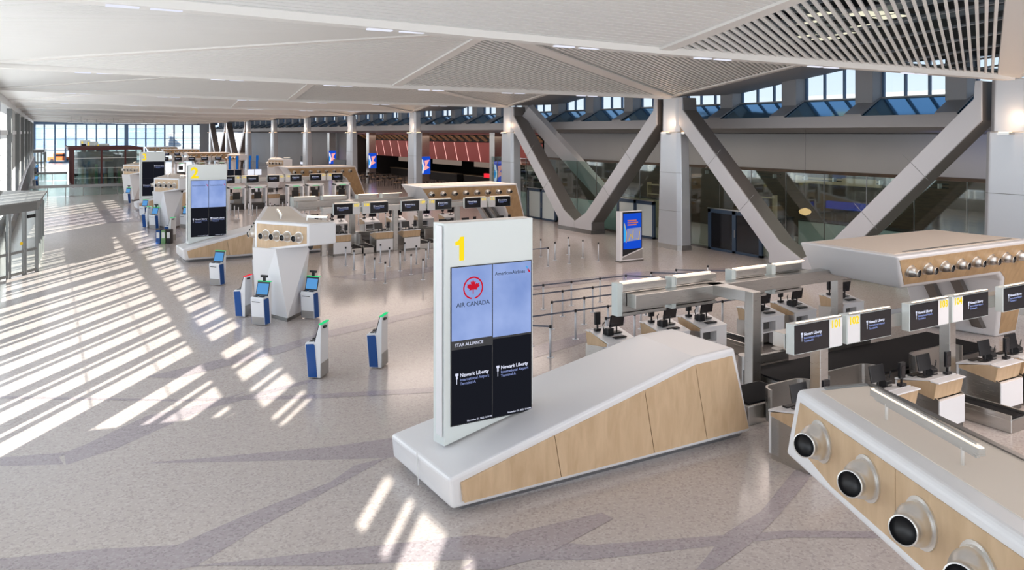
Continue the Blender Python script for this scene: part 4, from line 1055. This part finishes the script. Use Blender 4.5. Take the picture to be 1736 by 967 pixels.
# ================================================================= GLASS FRONT BEHIND THE BRACES
XG = 33.0
mb = MB(); y = 12.0; 
struct(MB().box(XG, XG+.04, 12, 60, .12, 4.65).build('window_4', 'glassg'))
mb = MB()
yy = 12.0
while yy < 60.1: mb.box(XG-.01, XG+.05, yy-.012, yy+.012, .1, 4.65); yy += 2.35
mb.box(XG-.05, XG+.1, 12, 60, 0, .12)
struct(mb.build('trim_5', 'steeld'))
def door(y0, y1, label, h=2.35, panes=2, leaf='frit', openleaf=False):
    d = empty('door_frame', (XG-.1, (y0+y1)/2, 0), label, 'door', 'navy framed doors in the glass wall')
    m_ = MB(); t = .22
    m_.box(XG-.16, XG-.02, y0, y0+t, 0, h).box(XG-.16, XG-.02, y1-t, y1, 0, h).box(XG-.16, XG-.02, y0, y1, h-t, h).box(XG-.16, XG-.02, y0, y1, 0, .14)
    m_.box(XG-.16, XG-.02, (y0+y1)/2-.14, (y0+y1)/2+.14, 0, h); m_.build('frame', 'navy', d, bevel=.01)
    MB().box(XG-.11, XG-.06, y0+t, (y0+y1)/2-.14, .14, h-t).build('door_panel', leaf, d)
    MB().box(XG-.11, XG-.06, (y0+y1)/2+.14, y1-t, .14, h-t).build('door_panel', leaf, d)
    MB().box(XG-.2, XG-.14, y0, y1, h, h+.06).build('head_trim', 'steel', d)
    MB().box(XG-.2, XG-.16, (y0+y1)/2-.1, (y0+y1)/2-.06, .9, 1.3).build('handle', 'steel', d)
door(49.8, 53.9, 'navy framed white double door at the left of the glass wall'); door(38.6, 42.4, 'navy framed white double door behind the totem')
door(29.9, 33.9, 'navy framed glass double door right of the big column', leaf='lcd')
struct(MB().box(XG+.2, XG+.35, 40, 60, 0, 1.9).build('wall_low_screen', 'frit'))
# rooms behind glass: rear wall, ceiling slab and furniture
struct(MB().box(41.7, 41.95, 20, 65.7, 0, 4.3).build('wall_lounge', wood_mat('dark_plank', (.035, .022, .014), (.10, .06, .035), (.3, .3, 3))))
def counter(x0, x1, y0, y1, label, m1='frit', h=1.2):
    c = empty('reception_counter', ((x0+x1)/2, (y0+y1)/2, 0), label, 'counter')
    MB().box(x0, x1, y0, y1, 0, h-.05).build('body', m1, c, bevel=.02); MB().box(x0-.05, x1+.05, y0-.05, y1+.05, h-.05, h).build('top', 'black', c)
counter(37, 38, 24, 31.0, 'pale counter behind the glass between the V brace legs', h=1.75)
counter(37.3, 38.2, 43, 50, 'tan counter behind the glass at the left brace', 'tan', 2.0)
counter(38, 39, 33, 38, 'dark counter behind the glass right of the big column', 'dark', 1.6)
pl = empty('pendant_lamp', (36.0, 29.7, 6.6), 'oval warm pendant lamp behind the glass wall', 'lamp')
MB().cyl((36, 29.7, 6.93), (36, 29.7, 2.5), .012).build('cord', 'black', pl)
MB().lathe([(0, .05), (.08, .26), (.2, .34), (.32, .26), (.4, .05)], (36, 29.7, 2.15), (0, 0, 1), 20).build('shade', emat('pendant_glow', (1, .55, .25), 1.3), pl, smooth=True)
for i, (y0_, y1_) in enumerate(((20.0, 23.4), (25.3, 27.6), (29.0, 31.0), (33, 34.6), (36.8, 39.6))):
    s = empty('glass_rail', (33.2, (y0_+y1_)/2, 4.3), 'black rail pair on the top of the glass wall, %s from the right' % ('first', 'second', 'third', 'fourth', 'fifth')[i], 'rail', 'black rails on the glass wall')
    MB().box(33.25, 33.3, y0_, y1_, 4.46, 4.51).build('rail', 'black', s); MB().box(33.25, 33.3, y0_, y1_, 4.30, 4.35).build('rail', 'black', s)
    for yk in (y0_+.3, y1_-.3): MB().box(33.03, 33.27, yk-.03, yk+.03, 4.3, 4.5).build('bracket', 'spun', s)
b_ = MB().box(41.4, 41.65, 29.8, 32.6, 2.05, 2.5).build('wall_screen', emat('blue_wall_screen', (.01, .05, .45), .5)); tag(b_, 'glowing blue screen on the wall behind the glass', 'screen')
l = area('blue_wall_wash', (38.8, 22.5, 6.3), (0, R(-100), 0), 1, 4, 14, (.1, .2, 1))
tag(MB().box(41.5, 41.68, 29, 35, 3.5, 3.95).build('wall_panel', 'tan'), 'tan panel high on the dark wall behind the glass', 'panel')
def shelf(x, y, label):
    s = empty('wall_shelf', (x, y, 0), label, 'shelf', 'tall shelves behind the glass')
    for dy_ in (-.9, .9): MB().box(x-.2, x+.2, y+dy_-.03, y+dy_+.03, 0, 3.0).build('side', 'tan', s)
    for z in (.05, .7, 1.4, 2.1, 2.8): MB().box(x-.2, x+.2, y-.9, y+.9, z, z+.05).build('shelf_board', 'tan', s)
shelf(37, 33.6, 'tall tan shelf seen through the right glass door'); shelf(39, 45.5, 'tall tan shelf behind the second brace')

# ================================================================= FOOD COURT BEYOND THE COLUMNS
XF = 40.9
struct(MB().box(42.3, 42.6, 66, 122, 6.45, 6.62).build('wall_red_strip', 'redp'))  # thin strip, its red standing in for red reflected on the soffit
m_ = MB()
for i in range(28): m_.bar((42.6, 66.4+i*2, 6.35), (44.0, 67.2+i*2, 5.7), .5, .08)
struct(m_.build('ceiling_wood_baffles', 'wood2'))
rf = empty('slanted_red_fascia', (46, 94, 3.2), 'long slanted red fascia with thin light lines above the food court', 'fascia')
MB().loft([(44.0, 66.5, 5.55), (44.1, 66.5, 5.55), (44.55, 66.5, 3.2), (44.4, 66.5, 3.2)], [(44.0, 121.5, 5.55), (44.1, 121.5, 5.55), (44.55, 121.5, 3.2), (44.4, 121.5, 3.2)]).build('panel', 'redp', rf)
for i in range(17):
    y = 68+i*3.1
    MB().bar((44.0-.03, y, 5.5), (44.37, y-.15, 3.25), .07, .03, (1, 0, 0)).build('light_line', emat('pink_line', (1, .55, .5), 1.2) if i == 0 else bpy.data.materials['pink_line'], rf)
struct(MB().box(43.98, 44.1, 66, 122, 5.6, 6.6).build('wall_upper_food_court', 'dark'))
for i, y in enumerate((73.4, 92.1, 111.0, 129.8)):
    p = empty('display_post', (XF, y, 0), 'steel clad post with lit blue advertising screen, %s from the right' % ('first', 'second', 'third', 'fourth', 'fifth')[i], 'post', 'steel posts with ad screens')
    MB().box(XF-.53, XF+.53, y-.6, y+.5, 0, 6.7).build('cladding', 'steel', p, bevel=.02)
    s = MB().box(XF-.6, XF+.6, y-.68, y-.6, 1.5, 3.7).build('screen', 'adblue', p)
    MB().prism([(XF-.35, 1.9), (XF+.5, 2.3), (XF+.1, 2.6), (XF+.5, 3.3), (XF-.2, 3.2), (XF-.1, 2.7)], 'y', y-.685, y-.68).build('artwork', 'adpink', s)
    MB().prism([(XF-.58, 1.6), (XF-.35, 1.6), (XF-.2, 2.4), (XF-.4, 3.3), (XF-.58, 3.4)], 'y', y-.686, y-.68).build('artwork', 'adwhite', s)
    MB().prism([(XF-.58, 1.9), (XF-.45, 2.0), (XF-.35, 2.5), (XF-.58, 2.9)], 'y', y-.69, y-.686).build('artwork', 'adcyan', s)
def make_table():
    t = empty('high_table', (0, 0, 0), 'x', 'table', 'food court tables')
    MB().box(-.4, .4, -.4, .4, 1.0, 1.04).build('tabletop', 'dark', t, bevel=.01, local=True); MB().cyl((0, 0, 0), (0, 0, 1.0), .04).build('leg', 'black', t, local=True)
    MB().box(-.25, .25, -.25, .25, 0, .02).build('foot', 'black', t, local=True); return t
def make_stool():
    t = empty('stool', (0, 0, 0), 'x', 'stool', 'food court stools')
    MB().box(-.19, .19, -.19, .19, .74, .79).build('seat', 'wood2', t, bevel=.01, local=True)
    MB().box(-.19, .19, .16, .19, .8, 1.05).build('backrest', 'dark', t, local=True)
    for a in (-.16, .16):
        for b in (-.16, .16): MB().cyl((a*1.1, b*1.1, 0), (a, b, .75), .014, n=6).build('leg', 'black', t, local=True)
    return t
tb0, sb0 = make_table(), make_stool()
for i in range(30):
    x, y = 36.4+(i % 3)*1.9, 66+(i//3)*5.6+(i % 3)*1.3
    if y > 112: continue
    if x > 39.5 and min(abs(y-q) for q in (73.4, 92.1, 111.0)) < 1.9: continue
    place(tb0, (x, y, 0), 0, 'dark high table among the stools before the red fascia', 'food court tables')
    for a, b in ((-.75, 0), (.75, 0), (0, .75)): place(sb0, (x+a, y+b, 0), random.uniform(-3, 3), 'black legged stool among the high tables before the red fascia', 'food court stools')
for i in range(4):
    y = 70+i*13
    c = empty('serving_counter', (48, y+5, 0), 'dark serving counter under the red fascia, %s from the right' % ('first', 'second', 'third', 'fourth')[i], 'counter', 'serving counters')
    MB().box(47.5, 48.4, y, y+11, 0, 1.1).build('body', 'dark', c); MB().box(47.4, 48.5, y, y+11, 1.1, 1.15).build('top', 'tan', c)
    MB().box(48.5, 48.7, y+1, y+10, 2.2, 2.9).build('menu_board', emat('menu_glow%d' % i, (.55, .42, .35), .35), c)
tag(MB().box(46.2, 46.5, 84, 86, 1.2, 1.7).build('red_sign', 'red'), 'small red lit sign under the red fascia', 'sign')
for i, (y, mt, mt2) in enumerate(((117.5, 'red', 'green'), (136, 'red', 'adwhite'))):
    s = empty('shop_sign', (38.5, y, 1.2), ['black and red lit shop fitting beyond the third canopy', 'red lit shop fitting behind the fifth column'][i], 'sign')
    MB().box(38.3, 38.6, y-3, y+3, 1.0, 2.6).build('panel', 'black', s); MB().box(38.2, 38.3, y-2.8, y+.2, 1.2, 1.7).build('strip', mt, s); MB().box(38.2, 38.3, y+.3, y+2.8, 1.2, 1.6).build('strip', mt2, s)
    MB().box(38.35, 38.55, y-2.9, y-2.7, 0, 1.0).box(38.35, 38.55, y+2.7, y+2.9, 0, 1.0).build('leg', 'black', s)
area('food_court_fill', (41.8, 94, 6.3), (0, 0, 0), 3, 54, 520, (1, .75, .6))  # unseen fill lamp added to lighten the food court
area('lounge_fill', (37.5, 36, 6.5), (0, 0, 0), 3.5, 44, 600, (1, .85, .7))  # unseen fill lamp added to lighten the rooms behind the glass
area('soffit_fill', (33.2, 60, 6.6), (0, R(-70), 0), .5, 90, 60, (1, .85, .75))  # added fill that brightens the soffit and grey wall

# ================================================================= WEST SIDE: VESTIBULES, BARRIERS
def vestibule(oy, label, full=True):
    v = empty('glass_vestibule', (-1.3, 47+oy, 0), label, 'vestibule', 'entrance vestibules')
    pl_ = [(XL+.35, 42.0+oy), (-.42, 44.8+oy), (-.2, 51.2+oy), (XL+.35, 52.4+oy)]
    rf_ = [(XL+.32, 41.6+oy), (-.3, 44.55+oy), (-.0, 51.6+oy), (XL+.32, 53+oy)]
    MB().loft([(x, y, 2.95) for x, y in pl_], [(x, y, 3.37) for x, y in pl_]).build('header', 'mullion', v)
    MB().loft([(x, y, 3.37) for x, y in rf_], [(x, y, 3.45) for x, y in rf_]).build('roof', 'mullion', v)
    a, b = Vector((*pl_[0], 0)), Vector((*pl_[1], 0)); d = (b-a); L = d.length; d.normalize()
    for t in (L-.06, L-.86, L-1.0, L-1.95, L-2.1):
        p = a+d*t; MB().bar((p.x, p.y, 0), (p.x, p.y, 2.97), .12, .12, (0, 1, 0)).build('post', 'mullion', v)
    for z in (.12, 1.12): 
        MB().bar(a+Vector((0, 0, z)), b+Vector((0, 0, z)), .07, .12).build('rail', 'mullion', v)
    MB().bar(a+Vector((0, 0, 1.5)), b+Vector((0, 0, 1.5)), .012, 2.8).build('pane', 'glass', v)
    c_, e_ = Vector((*pl_[2], 0)), Vector((*pl_[3], 0))
    for t in (0, .33, .66, 1.0):
        p = b+(c_-b)*t; MB().box(p.x-.06, p.x+.06, p.y-.06, p.y+.06, 0, 2.97).build('post', 'mullion', v)
    MB().bar(b+Vector((0, 0, 1.5)), c_+Vector((0, 0, 1.5)), .012, 2.8).build('pane', 'glass', v)
    s = a+d*(L-.42); s2 = s-d*.0
    sg = MB().bar((s-d*.28)+Vector((-.0, -.09, 2.72)), (s+d*.28)+Vector((0, -.09, 2.72)), .06, .16).build('door_sensor', 'black', v)
    MB().cyl((a+d*(L-1.15)+Vector((0, -.02, 1.5))), (a+d*(L-1.15)+Vector((.01, -.03, 1.5))), .08, n=16).build('yellow_disc', 'adyel', v)
    return v
vestibule(0, 'grey framed glass entrance vestibule at the left edge'); vestibule(129, 'distant grey vestibule against the west windows')
# sloping grey stair enclosure beside the windows
s = MB().prism([(58, 0), (98, 0), (170, 0), (170, 2.4), (110, 2.4), (72, 1.4), (58, .8)], 'x', XL+.35, XL+.6).build('low_wall_screen', 'spandrel'); tag(s, 'dark grey screen wall along the foot of the west windows', 'wall screen')

# ---- maroon framed glass pavilion
def pavilion():
    p = empty('glass_pavilion', (6, 110, 0), 'dark maroon framed glass pavilion left of sign 3', 'pavilion')
    x0, x1, y0, y1, h = 2.6, 10.3, 108.5, 126, 4.9
    m_ = MB()
    for i in range(24): yk = y0+.3+i*.72; m_.box(x0-.4, x1, yk, yk+.25, h-.12, h)
    m_.build('roof_slats', 'redf', p)
    MB().box(x0-.4, x1, y0-.1, y0+.1, h-.3, h+.05).box(x0-.45, x0-.25, y0, y1, h-.3, h+.05).build('roof_edge', 'redf', p)
    for x in (x0, x0+3.0, x0+5.6, x1-.2): MB().box(x, x+.2, y0, y0+.2, 0, h-.1).build('post', 'redf', p)
    for y in (y0+6, y0+12, y1): MB().box(x0, x0+.2, y, y+.2, 0, h-.1).build('post', 'redf', p)
    MB().box(x0+.1, x1-.1, y0+.08, y0+.1, .1, h-.3).build('pane', 'glassg', p); MB().box(x0+.08, x0+.1, y0+.2, y1, .1, h-.3).build('pane', 'glassg', p)
    for z in (1.2, 2.4, 3.6): MB().box(x0, x1, y0+.05, y0+.12, z, z+.05).build('transom', 'steel', p)
    MB().box(x0+.3, x1-.4, y0+4, y0+4.4, 0, 4.3).build('inner_partition', 'spandrel', p)
    MB().box(x0+.3, x0+.6, y0+4, y1-1, 0, 3.6).build('inner_partition', 'spandrel', p)
    for i in range(14): MB().box(x0+.5+i*.5, x0+.8+i*.5, y0+.8+(i*7 % 5)*.5, y0+1.1+(i*7 % 5)*.5, 0, 1.0+(i*5 % 7)*.3).build('display_unit', ('dark', 'tan', 'bldgb', 'redf', 'bin_green')[i % 5], p)
    for i in range(6): MB().box(x0+.7+i*1.1, x0+1.5+i*1.1, y0+2.8, y0+3.0, .4, 2.4).build('shelf_unit', ('steel', 'tan', 'bldgb')[i % 3], p)
pavilion()
def barrier(x0, x1, y, label, h=1.2):
    b = empty('glass_barrier', ((x0+x1)/2, y, 0), label, 'barrier', 'low steel barriers across the hall')
    MB().box(x0, x1, y, y+.05, .9, h).build('rail', 'steeld', b); MB().box(x0, x1, y+.01, y+.04, .05, .9).build('pane', 'glassg', b)
    n = int((x1-x0)//1.5)
    for i in range(n+1):
        x = x0+(x1-x0)*i/n; MB().box(x-.04, x+.04, y-.01, y+.06, 0, h).build('post', 'steeld', b)
barrier(-1.6, 11.5, 96, 'low glass and steel barrier in front of the maroon pavilion'); barrier(-1.2, 2.4, 128, 'low steel barrier beyond the maroon pavilion, by the windows')

# ---- hanging light sculpture near the far end
for i, (x, y) in enumerate([(4, 146), (6.4, 150), (8.8, 147), (11.2, 152), (13.4, 148), (15.4, 153)]):
    s = empty('hanging_light', (x, y, 8.2), 'slim hanging bar light near the end windows, %s from the left' % ('first', 'second', 'third', 'fourth', 'fifth', 'sixth')[i], 'light', 'hanging bar lights')
    MB().box(x-1.3, x+1.3, y-.1, y+.1, 8.3, 8.42).build('bar', 'steeld', s); MB().box(x-1.2, x+1.2, y-.08, y+.08, 8.27, 8.3).build('tube', emat('hang%d' % i, (.9, .95, 1), 2), s)
    MB().cyl((x-.7, y, 8.4), (x-.7, y, 10.3), .02, n=6).build('rod', 'steeld', s); MB().cyl((x+.7, y, 8.4), (x+.7, y, 10.3), .02, n=6).build('rod', 'steeld', s)
# ---- downlights in the ribs
dl = MB().box(-.28, .28, -.07, .07, -.03, 0).build('rib_downlight', 'adwhite'); tag(dl, 'x', 'light')
for n in range(0, 4):
    for x in (1.2, 6.2, 11.0, 15.6, 20.2, 24.8):
        y = Y0+BAY*n; z = (zW+(zT-zW)*(x-XL)/(XQ-XL) if x < XQ else zT+(zC-zT)*(x-XQ)/(XC-.3-XQ))-.13
        for d_ in (0, .75): place(dl, (x+d_, y-.0, z), 0, 'tiny white downlight set in a transverse ceiling rib', 'rib downlights')

# ---- outside vehicles
def vehicle(x, y, mat, label):
    v = empty('ground_vehicle', (x, y, -.3), label, 'vehicle')
    MB().box(-2.4, 2.4, -1.1, 1.1, .5, 1.3).build('body', mat, v, bevel=.1, local=True); MB().box(-1.2, 1.4, -.95, .95, 1.3, 2.2).build('cab', mat, v, bevel=.1, local=True)
    MB().box(-1.0, 1.2, -.97, -.94, 1.45, 2.0).build('window', 'lcd', v, local=True)
    for a in (-1.5, 1.5): MB().cyl((a, -1.15, .45), (a, -.8, .45), .45, n=16).build('wheel', 'black', v, local=True)
vehicle(2.4, 214, 'orange', 'orange service vehicle outside the end windows'); vehicle(9.2, 216, 'spandrel', 'dark service vehicle right of the orange one outside')

# ---- arrivals displays of the far area
for i, (x, y) in enumerate(((21.5, 110), (24.1, 110))):
    d = empty('display_stand', (x, y, 0), ['blue lit display stand behind sign 2, left one', 'blue lit display stand behind sign 2, right one with pink screens'][i], 'display')
    for k in range(2):
        MB().box(x-.9+k*.95, x-.05+k*.95, y, y+.1, 1.0, 1.75).build('screen', ('screen', 'adwhite')[i], d)
        MB().box(x-.7+k*.95, x-.4+k*.95, y+.1, y+.3, 1.8, 3.6).build('light_fin', 'finblue', d)
        MB().box(x-.5+k*.95, x-.42+k*.95, y+.05, y+.2, 0, 3.0).build('pole', 'steeld', d)
